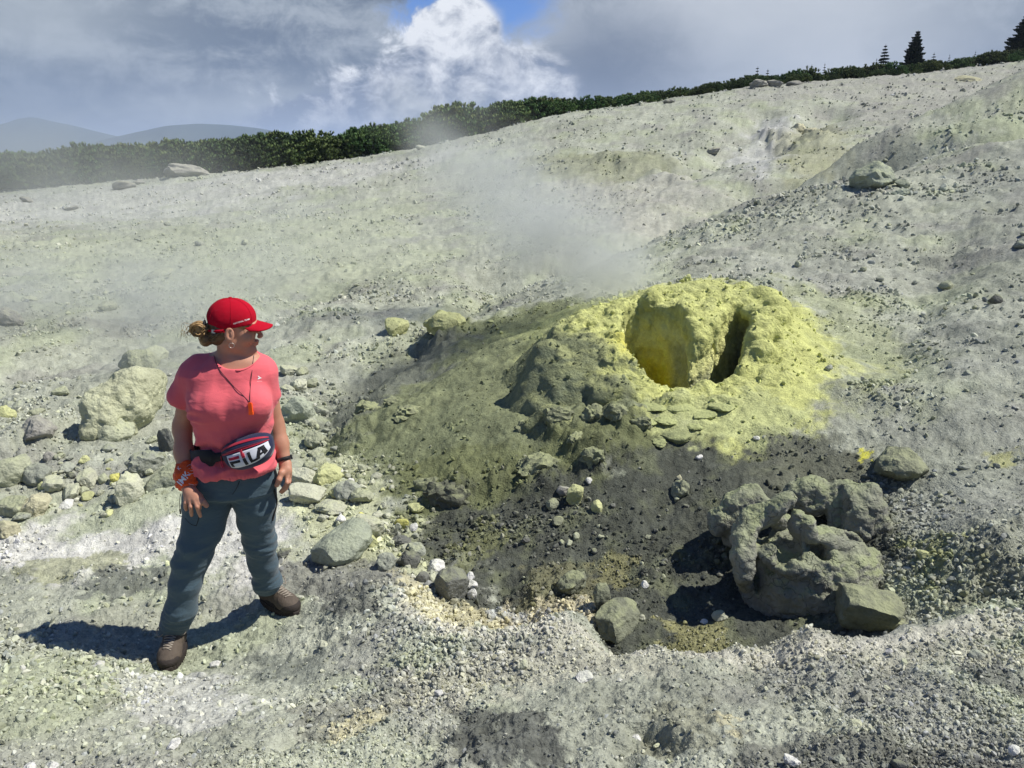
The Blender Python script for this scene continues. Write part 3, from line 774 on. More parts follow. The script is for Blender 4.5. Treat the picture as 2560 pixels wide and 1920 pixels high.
def mat_crust():
    m, g = new_mat('sulphur_crust')
    p = gpos(g)
    at = E(g, g.node('ShaderNodeAttribute', attribute_name='Col').outputs['Color'])
    a, _ = g.noise(p, 22, 6, .70); b, _ = g.noise(p, 120, 3, .7); v = g.voro(p, 46)
    f = 0.80 + (a - .5) * .5 + (b - .5) * .35 + (.5 - v) * .12
    finish(g, mul3(g, at, f * 1.18), .95, a * 1.3 + b * .4 + (.6 - v) * .35, .9, .022, .15)
    return m
M_CRUST = mat_crust()
def build_mound():
    lo = (MC[0] - 2.0, MC[1] - 1.25, -2.55); hi = (MC[0] + 1.65, MC[1] + 1.55, -.9)
    v = Vol(lo, hi, .0175)
    gx, gy = np.meshgrid(v.ax[0], v.ax[1], indexing='ij')
    top = mound_top(gx, gy)
    q = np.sqrt(((gx - MC[0] + .15) / 1.72) ** 2 + ((gy - MC[1] - .12) / 1.33) ** 2)
    g0 = ground0(gx, gy)
    w = sstep(q, .72, 1.0)
    top = top * (1 - w) + (g0 - .12) * w
    wn = .25 + .75 * sstep(1 - np.sqrt(((gx - W(1440, 740, 5.8)[0]) / 1.08) ** 2 + ((gy - 5.75) / .95) ** 2), -.05, .25)
    top = top + wn * (.035 * fbm2(gx * 2.2, gy * 2.2, 4, 61, .6) + .024 * fbm2(gx * 9, gy * 9, 4, 62, .65))
    d, h = lumps2(gx * 7, gy * 7, 63); top = top + .014 * h * np.clip(1 - d * 4, 0, 1)
    d, h = lumps2(gx * 16, gy * 16, 64); top = top + .005 * h * np.clip(1 - d * 4, 0, 1)
    v.f[:] = ((v.ax[2][None, None, :] - top[:, :, None]) * .8).astype(np.float32)
    # crusty outcrops on and around the rim: (sheet x, y, distance, radius)
    for i, (a, b, Y, r) in enumerate([(1195,800,5.55,.19),(1180,770,5.6,.13),(1235,815,5.45,.17),(1165,825,5.5,.13),(1285,840,5.3,.12),(1325,850,5.18,.13),(1345,865,5.1,.10),
            (1300,870,5.1,.09),(1215,850,5.35,.16),(1150,850,5.45,.10),(1160,880,5.25,.08),(1190,905,5.0,.10),(1225,930,4.88,.11),(1270,925,4.9,.09),(1150,925,5.0,.07),
            (1330,770,5.5,.08),(1350,745,5.72,.07),(1365,715,5.9,.07),(1345,790,5.38,.07),
            (1562,702,5.72,.065),(1548,728,5.68,.05),(1535,745,5.66,.045),
            (1625,700,5.85,.09),(1650,715,5.75,.12),(1665,690,5.95,.12),(1680,665,6.15,.12),(1660,648,6.3,.10),(1640,640,6.4,.09),(1610,632,6.55,.07),(1604,622,6.6,.05),(1688,690,6.0,.07),
            (1635,735,5.6,.10),(1645,765,5.5,.09),(1600,800,5.33,.05),(1560,808,5.3,.05),(1420,634,6.75,.07),(1520,630,6.8,.08),(1550,630,6.8,.07),(1470,648,6.4,.05),
            (1470,860,5.02,.06),(1450,870,4.98,.05),(1410,650,6.35,.08)]):
        p = W(a, b, Y)
        v.ell(p, (r, r * .95, r * (.85 if r > .1 else 1)), k=.06, warp=lambda X, Y_, Z, i=i: .25 * r * perlin3(X * 9 + Y_ * 0, Y_ * 9, Z * 9, i))
    # the shaft: two chambers joined in front, parted by a hanging curtain at the back
    def shaft(X, Y, Z):
        wob = .05 * fbm3(X * 3.2, Y * 3.2, Z * 1.6, 3, 90) + .022 * np.abs(fbm3(X * 11, Y * 11, Z * 4, 2, 91))
        dz = np.clip(-1.35 - Z, 0, 2)
        def ellp(cx, cy, rx, ry):
            x = (X - cx) / rx; y = (Y - cy) / ry
            q_ = np.sqrt(x * x + y * y)
            return (q_ - 1) * np.minimum(rx, ry)
        c1 = W(1415, 740, 5.72); c2 = W(1478, 780, 5.42); c3 = W(1575, 735, 5.8)
        a = ellp(c1[0], c1[1] + .05, .262 + .06 * dz, .56 + .05 * dz)
        b = np.maximum(ellp(c2[0] + .02, c2[1] + .12, .44, .36), (Y - (5.50 + .62 * (X - W(1475, 760, 5.55)[0]))) * .85)
        c = ellp(1.515 + .48 * (Y - 5.4), 5.80 + 0 * X, .14 + .03 * dz, .52)
        d = np.minimum(np.minimum(a, b), c) + wob
        return d
    v.add(shaft, (MC[0] - .8, MC[1] - .9, -2.5), (MC[0] + .95, MC[1] + .95, -.95), k=.022, sub=True)
    # a roof lip over the right chamber and stalactite fringe on the curtain
    for a, b, Y, r in [(1606,664,6.25,.07),(1630,676,6.1,.07)]:
        v.ell(W(a, b, Y), (r * 1.5, r, r * .8), k=.05)
    for a, y0, y1, r in [(1494,695,810,.035),(1506,700,800,.03),(1524,705,780,.03),(1545,710,760,.03)]:
        YY_ = 5.53 + .62 * (a - 1450) * .0036; v.cap(W(a, y0, YY_ + .02), W(a + 2, y1, YY_ - .03), r * .8, r * .5, k=.03)
    V, F = v.mesh(1)
    WN = lambda P: .22 + .78 * sstep(1 - np.sqrt(((P[:, 0] - W(1440, 740, 5.8)[0]) / 1.08) ** 2 + ((P[:, 1] - 5.75) / .95) ** 2), -.05, .25)
    V = displace(V, F, lambda P: WN(P) * (.022 * fbm3(P[:, 0] * 8, P[:, 1] * 8, P[:, 2] * 8, 5, 44, .62) + .007 * cauli(P, 15, 5) + .006 * cauli(P, 37, 6) * (1 + perlin3(P[:, 0] * 3, P[:, 1] * 3, P[:, 2] * 3, 4))))
    # drop what lies well under the ground
    dead = (V[:, 2] < ground0(V[:, 0], V[:, 1]) - .35) & (((V[:, 0] - MC[0]) / 1.0) ** 2 + ((V[:, 1] - MC[1]) / .95) ** 2 > 1)
    F = F[~dead[F].any(1)]
    used = np.zeros(len(V), bool); used[F.ravel()] = True
    rem = np.cumsum(used) - 1; V = V[used]; F = rem[F]
    N = vnormals(V, F)
    C = ground_colour(V[:, 0], V[:, 1])
    top = mound_top(V[:, 0], V[:, 1])
    dep = top - V[:, 2]
    c1 = W(1433, 740, 5.70)
    # deposits inside the shaft: clear sulphur yellow, deepening to orange low in the left chamber
    ins = sstep(dep, .07, .25) * (((V[:, 0] - MC[0]) / .85) ** 2 + ((V[:, 1] - MC[1] - .05) / .72) ** 2 < 1)
    left = sstep((V[:, 0] - W(1482, 740, 5.7)[0]), .05, -.05)
    mid = sstep(V[:, 0] - (1.49 + .48 * (V[:, 1] - 5.4)), .02, -.12)
    n = fbm3(V[:, 0] * 6, V[:, 1] * 6, V[:, 2] * 6, 3, 70)
    orange = np.array((.80, .68, .035)); yel = np.array((.80, .80, .34)); grey = np.array((.26, .28, .17))
    ci = yel * mid[:, None] + grey * (1 - mid[:, None])
    o_ = (left * sstep(dep + .14 * n, .2, .75))[:, None]
    ci = ci * (1 - o_) + orange * o_
    gp = (sstep(.11 - np.abs(V[:, 0] - W(1515, 760, 5.6)[0] + .04 * n), -.03, .05) * sstep(dep, .22, .34) * .65)[:, None]
    ci = ci * (1 - gp) + np.array((.27, .29, .22)) * gp
    C = C * (1 - ins[:, None]) + ci * ins[:, None]
    # brighter yellow crust round the left lip, pale dusting on top
    lip = W(1352, 760, 5.6); dl = np.sqrt((V[:, 0] - lip[0]) ** 2 + ((V[:, 1] - lip[1]) * .5) ** 2)
    w = (sstep(.16 - dl + .05 * n, 0, .12) * .8)[:, None]
    C = C * (1 - w) + np.array((.68, .64, .12)) * w
    lf = W(1230, 830, 5.4)  # steep left outcrop faces: sulphur-dusted grey-green, their shade painted into the colour
    w = (sstep(1.0 - np.sqrt(((V[:, 0] - lf[0]) / .75) ** 2 + ((V[:, 1] - lf[1]) / .5) ** 2) + .2 * n, 0, .4) * sstep(.75 - N[:, 2], 0, .35) * .75)[:, None]
    C = C * (1 - w) + np.array((.23, .26, .17)) * w
    pale = (sstep(N[:, 2], .55, .9) * sstep(n, -.1, .4) * .45 * (1 - ins))[:, None]
    C = C * (1 - pale) + np.array((.52, .54, .24)) * pale
    C = C * (1 + .12 * fbm3(V[:, 0] * 14, V[:, 1] * 14, V[:, 2] * 14, 2, 72))[:, None]
    me = mesh_np('sulphur_vent', V, F, M_CRUST, True, np.clip(C, .02, .8))
    obj('sulphur_vent', me, label='bright yellow sulphur mound with a steaming open vent shaft on the slope', cat='fumarole')
build_mound()
print('mound', time.time() - T0)

# ------------------------------------------------------------------ stones
def mat_rock(name, bump=1.0, dust=(0.42, 0.45, 0.20), dustamt=.5):
    m, g = new_mat(name)
    p = opos(g)
    oi = g.node('ShaderNodeObjectInfo')
    base = E(g, oi.outputs['Color']); rnd = E(g, oi.outputs['Random'])
    q = g.vm('ADD', gpos(g), g.xyz(rnd * 9.0, 0.0, 0.0))
    a, _ = g.noise(q, 11, 5, .65); b, _ = g.noise(q, 60, 4, .7); v = g.voro(q, 42)
    nz = g.sep(E(g, g.node('ShaderNodeNewGeometry').outputs['Normal']))[2]
    c = mul3(g, base, 0.72 + (a - .5) * .95 + (b - .5) * .55 + .24)
    al = E(g, oi.outputs['Alpha'])
    dm = (g.step(nz * .6 + (a - .5) * 1.6, .25, .75) * dustamt * al).sat()
    c = g.mix(dm, c, mul3(g, dust, .8 + (b - .5) * .5) if isinstance(dust, E) else g.mix(b, tuple(x * .8 for x in dust), tuple(x * 1.15 for x in dust)))
    finish(g, c, .93, a * 1.1 + b * .5 + (.5 - v) * .3, .9 * bump, .022, .2)
    return m
M_ROCK = mat_rock('weathered_rock')
import bmesh
def ico(sub):
    bm = bmesh.new(); bmesh.ops.create_icosphere(bm, subdivisions=sub, radius=1.0)
    V = np.array([v.co[:] for v in bm.verts]); F = np.array([[v.index for v in f.verts] for f in bm.faces]); bm.free()
    return V, F
ICO = {s_: ico(s_) for s_ in (1, 2, 3, 4)}
def rock_mesh(name, seed, sub, mat, cut=7, rough=.12, flat=.75, knob=0.):
    rr = np.random.default_rng(seed)
    V, F = ICO[sub]; V = V.copy()
    s0 = rr.uniform(0, 90)
    V *= (1 + .30 * fbm3(V[:, 0] * .8 + s0, V[:, 1] * .8, V[:, 2] * .8, 2, seed))[:, None]
    for _ in range(cut):                       # broken faces
        n = rr.normal(size=3); n /= np.linalg.norm(n); d = rr.uniform(.55, .88)
        k = V @ n - d
        V -= np.where(k > 0, k * .86, 0)[:, None] * n
    r = np.linalg.norm(V, axis=1)[:, None]; D = V / r
    V += D * (rough * fbm3(V[:, 0] * 2.6 + s0, V[:, 1] * 2.6, V[:, 2] * 2.6, 4, seed + 3, .55))[:, None]
    if knob:
        V += D * (knob * (1 - 2.2 * np.abs(perlin3(V[:, 0] * 3.3 + s0, V[:, 1] * 3.3, V[:, 2] * 3.3, seed + 8))))[:, None]
    V[:, 2] *= flat
    lo = V.min(0); hi = V.max(0)
    V = (V - (lo + hi) / 2) / (hi - lo) * np.array((1, rr.uniform(.75, 1.0), 1))
    return mesh_np(name, V, F, mat, True)
LUMP = [rock_mesh('crusted_rock', 300 + i, 4, M_ROCK, cut=2, rough=.30, knob=.11) for i in range(6)]
BIG = [rock_mesh('rock', 100 + i, 4, M_ROCK, cut=5 + i % 5, rough=.10 + .03 * (i % 3), knob=.05 * (i % 2)) for i in range(12)]
MID = [rock_mesh('stone', 200 + i, 3, M_ROCK, cut=8, rough=.10) for i in range(12)]
def shade_sharp(me):
    try: me.set_sharp_from_angle(angle=math.radians(38))
    except Exception: pass
for m_ in BIG + MID + LUMP: shade_sharp(m_)
RK = dict(Y=(.50, .51, .26), YY=(.60, .58, .18), P=(.50, .505, .385), G=(.33, .345, .285), D=(.155, .158, .14), W=(.68, .67, .63), O=(.48, .455, .31), S=(.355, .385, .295), K=(.20, .21, .15), L=(.25, .26, .18), M=(.39, .405, .285), B=(.31, .30, .265))
GROUPS = {}
def place_rock(dx, dy, w, h, key, label, cat='rock', name='rock', sink=.28, rz=None, big=None, tilt=.25, dust=None, group=None, fn=None):
    """a stone seen centred at (dx, dy), w wide and h tall on the sheet"""
    rr = np.random.default_rng(int(dx * 31 + dy * 7) % 99991)
    p = hit(dx, min(dy + h * .30, 1659), fn=fn)
    s = mpd(p)
    W_, H_ = w * s * 1.34, h * s * (1.2 + sink * .5)
    if big is None: big = w > 26
    me = LUMP[rr.integers(6)] if big == 'lump' else (BIG if big else MID)[rr.integers(12)]
    z = gz(p[0], p[1])
    o = obj(name, me, label=label, cat=cat, group=group, loc=(p[0], p[1] + W_ * .12, z + H_ * (.5 - sink)),
            rot=(rr.uniform(-tilt, tilt), rr.uniform(-tilt, tilt), rr.uniform(-3.1, 3.1) if rz is None else rz), scale=(W_, W_ * .9, H_))
    c = np.array(RK[key]) * rr.uniform(.88, 1.12)
    o.color = (*c, rr.uniform(.2, .8) if dust is None else dust)
    return o
ROCKS = [
 # left side
 (9,887,34,30,'Y','pale yellow block cut by the left edge of the view, highest on the left'),
 (36,876,26,17,'G','flat grey-green stone just right of the yellow block at the left edge'),
 (78,885,26,14,'M','low olive stone lying right of two others under the grey slope at far left'),
 (14,858,26,16,'G','small grey stone under the dark gravel slope at the left edge'),
 (130,842,30,16,'M','flat sulphur-dusted stone at the foot of the dark gravel slope'),
 (85,958,56,44,'B','crusted brown boulder with a deep shadow, left of a yellow sulphur patch'),
 (112,994,26,18,'B','small broken brown stone right under the crusted boulder'),
 (20,1030,66,56,'M','knobbly yellow-green boulder at the left edge beside the shadowed grey block'),
 (77,1030,52,44,'G','angular grey boulder with a black shadow on its left side'),
 (112,1046,38,26,'P','pale stone leaning on the right foot of the angular grey boulder'),
 (146,1016,32,13,'G','long flat stone above two pebbles in the left rubble'),
 (153,1029,17,13,'D','small dark rounded stone in the left rubble'),
 (186,1028,40,28,'P','pale wedge-shaped stone in the middle of the left rubble'),
 (222,1026,20,18,'M','roundish olive stone between the pale wedge and the yellow lump'),
 (248,1030,20,17,'YY','bright yellow lump in the rubble left of the woman'),
 (181,1002,18,14,'Y','small yellow stone at the top of the left rubble'),
 (150,1054,44,22,'P','long pale stone leaning to the right in the left rubble'),
 (186,1061,24,13,'Y','flat yellowish stone with a dark edge right of the long leaning one'),
 (75,1089,50,46,'O','pale orange-yellow block standing on the white ground'),
 (28,1094,50,36,'M','broad fissured rock left of the pale orange-yellow block'),
 (44,1116,32,16,'G','thin dark slab under the fissured rock at the left'),
 (14,1143,40,30,'O','brownish rock cut by the left edge, lowest of the left rubble'),
 (140,1083,26,12,'W','white flat stone in front of the left rubble'),
 (310,1010,64,48,'G','large rounded grey-green boulder left of the woman\'s arm'),
 (277,1060,50,66,'P','tall pale boulder standing left of the arch-shaped rock'),
 (362,966,30,48,'D','dark sided boulder half hidden behind the woman\'s forearm'),
 (345,1000,22,16,'M','small stone wedged above the arch-shaped rock'),
 (60,1016,0,0,'G',''),
 (330,962,24,12,'M','pale stone above the large rounded boulder by the arm'),
 (236,980,26,12,'G','thin dusty slab behind the left rubble'),
 (232,664,30,20,'M','faint boulder veiled by steam in the left field'),(340,600,56,20,'M','low lumpy outcrop veiled by steam, upper left field'),(430,528,16,12,'G','small dark stone alone in the upper left field'),
 (245,842,20,12,'M','small stone above the porous boulder'),
 (10,690,56,36,'B','brownish rock at the left edge of the field'),
 (64,650,24,10,'M','small flat stone in the upper left field, near the left edge'),
 # right of the woman
 (648,1028,58,44,'P','smooth pale green boulder beside the woman\'s left hand, the upper of a cracked pair'),
 (664,1073,70,36,'P','smooth pale green boulder, the lower of a cracked pair beside the woman'),
 (704,1022,60,36,'Y','rounded yellow-green boulder right of the cracked pair'),
 (751,1070,48,38,'G','green boulder casting a shadow to its left, below the yellow-green one'),
 (780,1081,46,32,'M','olive boulder touching the right side of the shadow casting one'),
 (714,1107,58,20,'P','low sunken boulder showing only its rounded back'),
 (738,1194,112,56,'S','big grey-green flat boulder with rubble on its right end, below the rocks'),
 (795,1160,50,46,'P','pale lumpy boulder above the right end of the big flat boulder'),
 (804,1180,22,28,'Y','pointed yellow stone on the front of the pale lumpy boulder'),
 (780,1127,22,17,'YY','bright yellow stone in the rubble below the rounded boulders'),
 (868,1147,26,18,'YY','yellow stone on the right border of the rubble'),
 (683,965,40,28,'M','pyramid shaped green boulder right of the woman\'s elbow'),
 (665,982,22,15,'M','small green stone under the pyramid shaped boulder'),
 (677,917,46,30,'M','rounded green boulder in the gully behind the woman\'s elbow'),
 (683,941,32,18,'M','flat green stone between two boulders in the gully'),
 (663,893,30,17,'G','flat grey stone at the top of the gully boulders'),
 (636,880,64,54,'S','large soft grey-green hump right behind the woman\'s upper arm'),
 (619,836,32,18,'P','leftmost of the low round stones beside the woman\'s sleeve'),
 (643,826,38,25,'P','largest of the low round stones beside the woman\'s sleeve'),
 (622,803,30,18,'P','small round stone just above the largest one at the sleeve'),
 (652,803,24,18,'M','olive stone at the head of the gully near the sleeve'),
 (674,819,22,16,'M','rightmost of the round stones beside the woman\'s sleeve'),
 (690,858,26,18,'G','grey stone at the foot of the shadowed bank'),
 (837,1226,40,34,'G','rounded grey boulder at the lower end of the rubble'),
 (883,1217,40,36,'D','dark rounded boulder right of the rounded grey one'),
 (868,1180,34,20,'D','flat dark stone above the two rounded boulders'),
 (900,1190,34,24,'G','grey stone right of the flat dark one'),
 (941,1223,30,20,'W','white angular stone at the border of the dark pit'),
 (934,1252,17,20,'P','pale upright stone between the white one and the dark boulder'),
 (912,1253,24,26,'D','small dark boulder at the lower left of the pit'),
 (948,1270,24,17,'M','mossy looking olive stone left of the dark boulder'),
 (980,1273,66,66,'D','big dark grey boulder at the near left border of the pit'),
 (1016,1247,16,13,'W','uppermost of three white stones beside the dark grey boulder'),
 (1018,1268,20,18,'W','middle one of three white stones beside the dark grey boulder'),
 (1020,1290,17,22,'W','lowest of three white stones beside the dark grey boulder'),
 (900,1107,30,12,'Y','long thin yellow stone on the dark green slope'),
 (612,1203,28,18,'D','small dark stone behind the woman\'s left shin'),
 # the pit and dark slope
 (1244,1076,36,38,'Y','pale yellow block standing on the dark slope'),
 (1289,1099,20,26,'Y','smaller yellow block right of the standing one'),
 (1217,1064,22,17,'B','brown stone upper left of the standing yellow block'),
 (1272,1048,14,9,'W','small white stone above the yellow blocks'),
 (1193,1096,22,20,'L','grey stone left of the standing yellow block'),
 (1205,1133,22,14,'L','lone grey stone on the dark slope below the yellow blocks'),
 (1470,1054,36,38,'L','egg shaped olive stone on the dark slope under the sulphur crust'),
 (1468,1029,12,12,'O','tiny ochre stone on top of the egg shaped one'),
 (1634,948,12,8,'W','tiny white stone at the edge of the yellow crust'),
 (1511,983,13,9,'W','tiny pale stone in the black ground under the vent'),
 (1393,1266,14,12,'W','single white stone in the middle of the dark pit'),
 (1386,1337,12,12,'P','small pale stone by the smooth boulder in the pit'),
 (1521,1342,16,11,'W','small white stone left of the square pale block'),
 (1555,1337,26,20,'P','square pale block on the border of the big shadow'),
 (1335,1345,84,54,'K','smooth rounded boulder in the pit behind the near bank'),
 (1299,1300,34,64,'K','upright olive ridge of rock rising behind the smooth rounded boulder'),
 (1240,1265,64,36,'K','broken yellowish rock behind the pale crest of the bank'),
 (1956,1000,104,54,'L','boulder half buried in the right slope with a black shadow on its left'),
 (2085,1010,20,10,'G','small grey stone alone on the right slope'),
 (1995,1212,26,16,'Y','small yellow mound of stone right of the hollow rock'),
 (1730,712,24,14,'G','small dark stone on the yellow slope right of the vent'),
 (1752,742,24,12,'G','flat dark stone lower down the yellow slope right of the vent'),
 (1700,772,20,14,'M','knobbly stone at the right foot of the vent rim'),
 (1553,660,24,18,'M','round stone lying on top of the vent rim'),
 (1790,800,14,12,'G','lone pebble at the right border of the yellow crust'),
 (856,708,50,32,'Y','rounded pale boulder alone beyond the gully'),
 (960,716,70,44,'Y','lumpy yellow rock at the upper left of the mound'),
 # right hillside
 (1885,392,76,50,'S','knobbly greenish outcrop on the right hillside'),
 (1862,372,30,24,'S','small knob joined to the upper left of the greenish outcrop'),
 (1950,404,26,16,'S','stone right of the greenish hillside outcrop'),
 (1945,425,28,14,'S','flat stone below the greenish hillside outcrop'),
 (1608,428,16,12,'S','small green stone near the ravine'),
 (2050,596,24,18,'M','rounded stone on the lower right hillside'),
 (1725,262,30,22,'O','left lump of the yellow crest above the ravine'),
 (1757,264,40,26,'O','right lump of the yellow crest above the ravine'),
 (1540,316,30,12,'B','brown slab across the upper ravine'),
 (2150,660,26,20,'D','dark stone with a shadow near the right edge of the hillside'),
 (2210,540,30,18,'G','grey stone at the right edge of the hillside'),
 # ridge line
 (402,374,90,26,'B','long grey boulder on the far ridge in front of the bushes'),
 (266,404,40,16,'B','grey boulder left of the long one on the far ridge'),
 (300,396,22,10,'B','small boulder between two larger ones on the far ridge'),
 (56,434,26,12,'B','dark boulder at the left end of the far white field'),
 (152,452,26,10,'B','low boulder in the haze on the far white field'),
 (908,318,20,10,'P','small pale stone on the ridge below the steam wisp'),
 (1610,178,34,22,'B','leftmost of the boulders under the spruces on the ridge'),
 (1640,184,30,18,'B','rounded boulder in the cluster on the ridge'),
 (1672,182,34,16,'B','flat boulder in the cluster on the ridge'),
 (1695,176,26,16,'B','upper right boulder of the ridge cluster'),
 (1716,181,26,10,'B','lowest right boulder of the ridge cluster'),
 (1810,160,30,8,'B','thin slab on the ridge right of the cluster'),
 (1880,160,34,12,'B','grey slab on the ridge below the two spruces'),
 (1925,158,22,8,'B','small slab right of the grey one below the spruces'),
 (2093,170,50,12,'O','yellowish slab on the upper right slope'),
 (1445,220,20,8,'B','tiny boulder on the ridge in the middle'),
 # foreground
 (1710,1640,28,16,'W','whitest loose stone at the bottom edge'),
 (1261,1470,28,13,'W','flat white stone on the near bank left of the middle'),
 (1130,1453,18,14,'P','pale angular stone on the near bank'),
 (373,1612,30,16,'W','white stone at the bottom left with a shadow'),
 (212,1445,20,10,'W','thin white chip left of the right boot'),
 (463,1430,18,12,'W','white chip right of the nearer boot'),
 (58,1650,26,16,'W','white lump at the bottom left corner'),
 (105,1645,24,20,'W','upright white chip near the bottom left corner'),
 (948,1510,16,11,'W','round white pebble on the dark patch of the near bank'),
 (2195,1615,24,18,'W','white stone at the bottom right edge'),
 (1850,1560,30,18,'P','pale stone among dark rubble at the lower right'),
 (2110,1425,26,14,'G','grey stone on the near bank at the right'),
 (1820,1630,30,20,'G','rough grey stone at the bottom right'),
 (1945,1640,26,18,'D','dark rough stone at the bottom right'),
 (700,1400,20,10,'P','small pale stone right of the further boot'),
]
for r_ in ROCKS:
    if r_[5]: place_rock(*r_)
# ------------------------------------------------------------------ the three big sculpted rocks
def mat_smooth():
    m, g = new_mat('worn_rock')
    p = gpos(g)
    at = E(g, g.node('ShaderNodeAttribute', attribute_name='Col').outputs['Color'])
    a, _ = g.noise(p, 9, 6, .62); b, _ = g.noise(p, 70, 3, .65)
    cr = g.voro(g.vm('ADD', p, g.vm('SCALE', g.noise(p, 6, 3)[1], scale=.25)), 7.0, 'DISTANCE_TO_EDGE')
    crk = g.step(cr, .0, .02)
    finish(g, mul3(g, at, (.82 + (a - .5) * .9 + (b - .5) * .35) * (crk * .35 + .65)), .92, a * 1.4 + b * .35 + crk * .14 + g.step(g.voro(p, 26), .0, .28) * .22, .95, .03, .2)
    return m
M_SMOOTH = mat_smooth()
def finish_rock(v, name, label, colfn, cat='rock', s1=14, a1=.008, s2=34, a2=.005, smooth=1, mat=None, a3=0.):
    V, F = v.mesh(smooth)
    V = displace(V, F, lambda P: a1 * fbm3(P[:, 0] * s1, P[:, 1] * s1, P[:, 2] * s1, 5, 31, .66) + a2 * cauli(P, s2, 32) + a3 * (np.abs(perlin3(P[:, 0] * 6, P[:, 1] * 6, P[:, 2] * 6, 35)) * 2 + np.abs(perlin3(P[:, 0] * 13, P[:, 1] * 13, P[:, 2] * 13, 36)) - .6))
    N = vnormals(V, F)
    me = mesh_np(name, V, F, mat or M_CRUST, True, np.clip(colfn(V, N), .02, .8))
    return obj(name, me, label=label, cat=cat)
def hollow_rock():
    FW = .955
    W = lambda a, b, Y: ray(a, b) * (Y * FW / ray(a, b)[1])
    c = W(1740, 1200, 3.5)
    v = Vol((c[0] - .56, 2.86, -2.46), (c[0] + .56, 4.02, -1.30), .0085)
    def e(a, b, Y, rx, ry, rz, k=.03, sub=False, tilt=0.):
        R = None
        if tilt:
            ct, st = math.cos(tilt), math.sin(tilt); R = [(ct, 0, st), (0, 1, 0), (-st, 0, ct)]
        v.ell(W(a, b, Y), (rx, ry, rz), k=k, sub=sub, R=R, warp=lambda X, Y_, Z: .018 * fbm3(X * 7, Y_ * 7, Z * 7, 3, int(a)) + .03 * perlin3(X * 3, Y_ * 3, Z * 3, int(b)))
    def t(pts, k=.02, sub=False):
        P = [(W(a, b, Y), r) for a, b, Y, r in pts]
        for (p, r), (q, r2) in zip(P[:-1], P[1:]): v.cap(p, q, r, r2, k=k, sub=sub)
    # round-bottomed bowl
    e(1748, 1252, 3.50, .335, .25, .25, .03)
    e(1835, 1205, 3.55, .15, .17, .12, .06)
    e(1690, 1290, 3.5, .16, .15, .12, .08)
    # the two boulders riding on top and the one at the left
    e(1858, 1110, 3.82, .155, .15, .165, .012, tilt=-.35)
    e(1825, 1075, 3.88, .09, .11, .08, .05)
    e(1900, 1150, 3.78, .065, .09, .10, .05)
    e(1750, 1072, 3.98, .125, .12, .105, .012)
    e(1612, 1092, 3.85, .13, .12, .105, .02)
    e(1566, 1130, 3.80, .085, .09, .075, .04)
    e(1590, 1160, 3.8, .07, .08, .06, .04)
    e(1750, 1205, 3.55, .26, .17, .05, .05)
    def plane(c0, n_, r_):
        n_ = np.array(n_, float); n_ /= np.linalg.norm(n_); c0 = np.array(c0)
        v.add(lambda X, Y_, Z: -((X - c0[0]) * n_[0] + (Y_ - c0[1]) * n_[1] + (Z - c0[2]) * n_[2]) + .006 * perlin3(X * 14, Y_ * 14, Z * 14, 3), c0 - r_, c0 + r_, k=.015, sub=True)
    cb = W(1862, 1115, 3.80)
    plane(cb + np.array((.02, -.10, .0)), (.12, -1, .25), .19)
    plane(cb + np.array((.115, -.02, .03)), (1, -.25, .35), .16)
    plane(cb + np.array((-.03, -.02, .125)), (-.25, -.3, 1), .15)
    cb = W(1752, 1072, 3.96)
    plane(cb + np.array((0, -.085, .01)), (-.15, -1, .45), .12)
    # arms
    t([(1608,1150,3.55,.055),(1640,1112,3.52,.045),(1672,1098,3.50,.042),(1704,1080,3.50,.036)], .03)
    t([(1660,1110,3.55,.04),(1690,1130,3.62,.05)], .03)
    t([(1618,1125,3.5,.05),(1608,1165,3.42,.05),(1603,1200,3.36,.048),(1606,1235,3.34,.045),(1614,1262,3.38,.036)], .03)
    t([(1604,1185,3.40,.04),(1640,1190,3.42,.035)], .02)
    t([(1722,1112,3.46,.030),(1720,1135,3.45,.024),(1722,1160,3.43,.032),(1727,1222,3.38,.045)], .018)
    t([(1744,1133,3.42,.040),(1748,1160,3.40,.026),(1772,1172,3.40,.028),(1810,1182,3.42,.034),(1860,1196,3.46,.05)], .018)
    t([(1655,1200,3.40,.045),(1680,1178,3.5,.035),(1700,1165,3.56,.03)], .02)
    t([(1660,1195,3.36,.045),(1690,1215,3.33,.04),(1727,1228,3.32,.04),(1790,1222,3.34,.045),(1850,1215,3.38,.05)], .03)
    # hollows
    for a, b, Y, rx, ry, rz in [(1700,1182,3.40,.050,.08,.070),(1774,1192,3.38,.044,.06,.045),(1690,1222,3.28,.034,.06,.026),(1655,1150,3.66,.06,.12,.05),(1762,1222,3.24,.022,.03,.014),(1640,1245,3.40,.020,.07,.09),(1690,1140,3.75,.05,.10,.04),(1770,1160,3.72,.06,.05,.03)]:
        e(a, b, Y, rx, ry, rz, .014, True)
    # flat cut under the bowl's front: overhang falling back
    v.cap(W(1610, 1392, 3.34), W(1900, 1392, 3.34), .075, .075, k=.06, sub=True)
    def col(V, N):
        n = fbm3(V[:, 0] * 5, V[:, 1] * 5, V[:, 2] * 5, 4, 3)[:, None]
        up = sstep(N[:, 2], .05, .75)[:, None]
        base = np.array((.31, .31, .26)) * (1 + .3 * n)
        dust = np.array((.33, .36, .205)) * (1 + .15 * n)
        w = np.clip(up * (.55 + .8 * n + .2), 0, 1)
        c_ = base * (1 - w) + dust * w
        z0 = W(1740, 1310, 3.5)[2]
        low = (sstep(z0 + .08 - V[:, 2], 0, .10) * sstep(fbm3(V[:, 0] * 9, V[:, 1] * 9, V[:, 2] * 16, 3, 8), -.1, .4) * .5)[:, None]
        return c_ * (1 - low) + np.array((.24, .20, .09)) * low
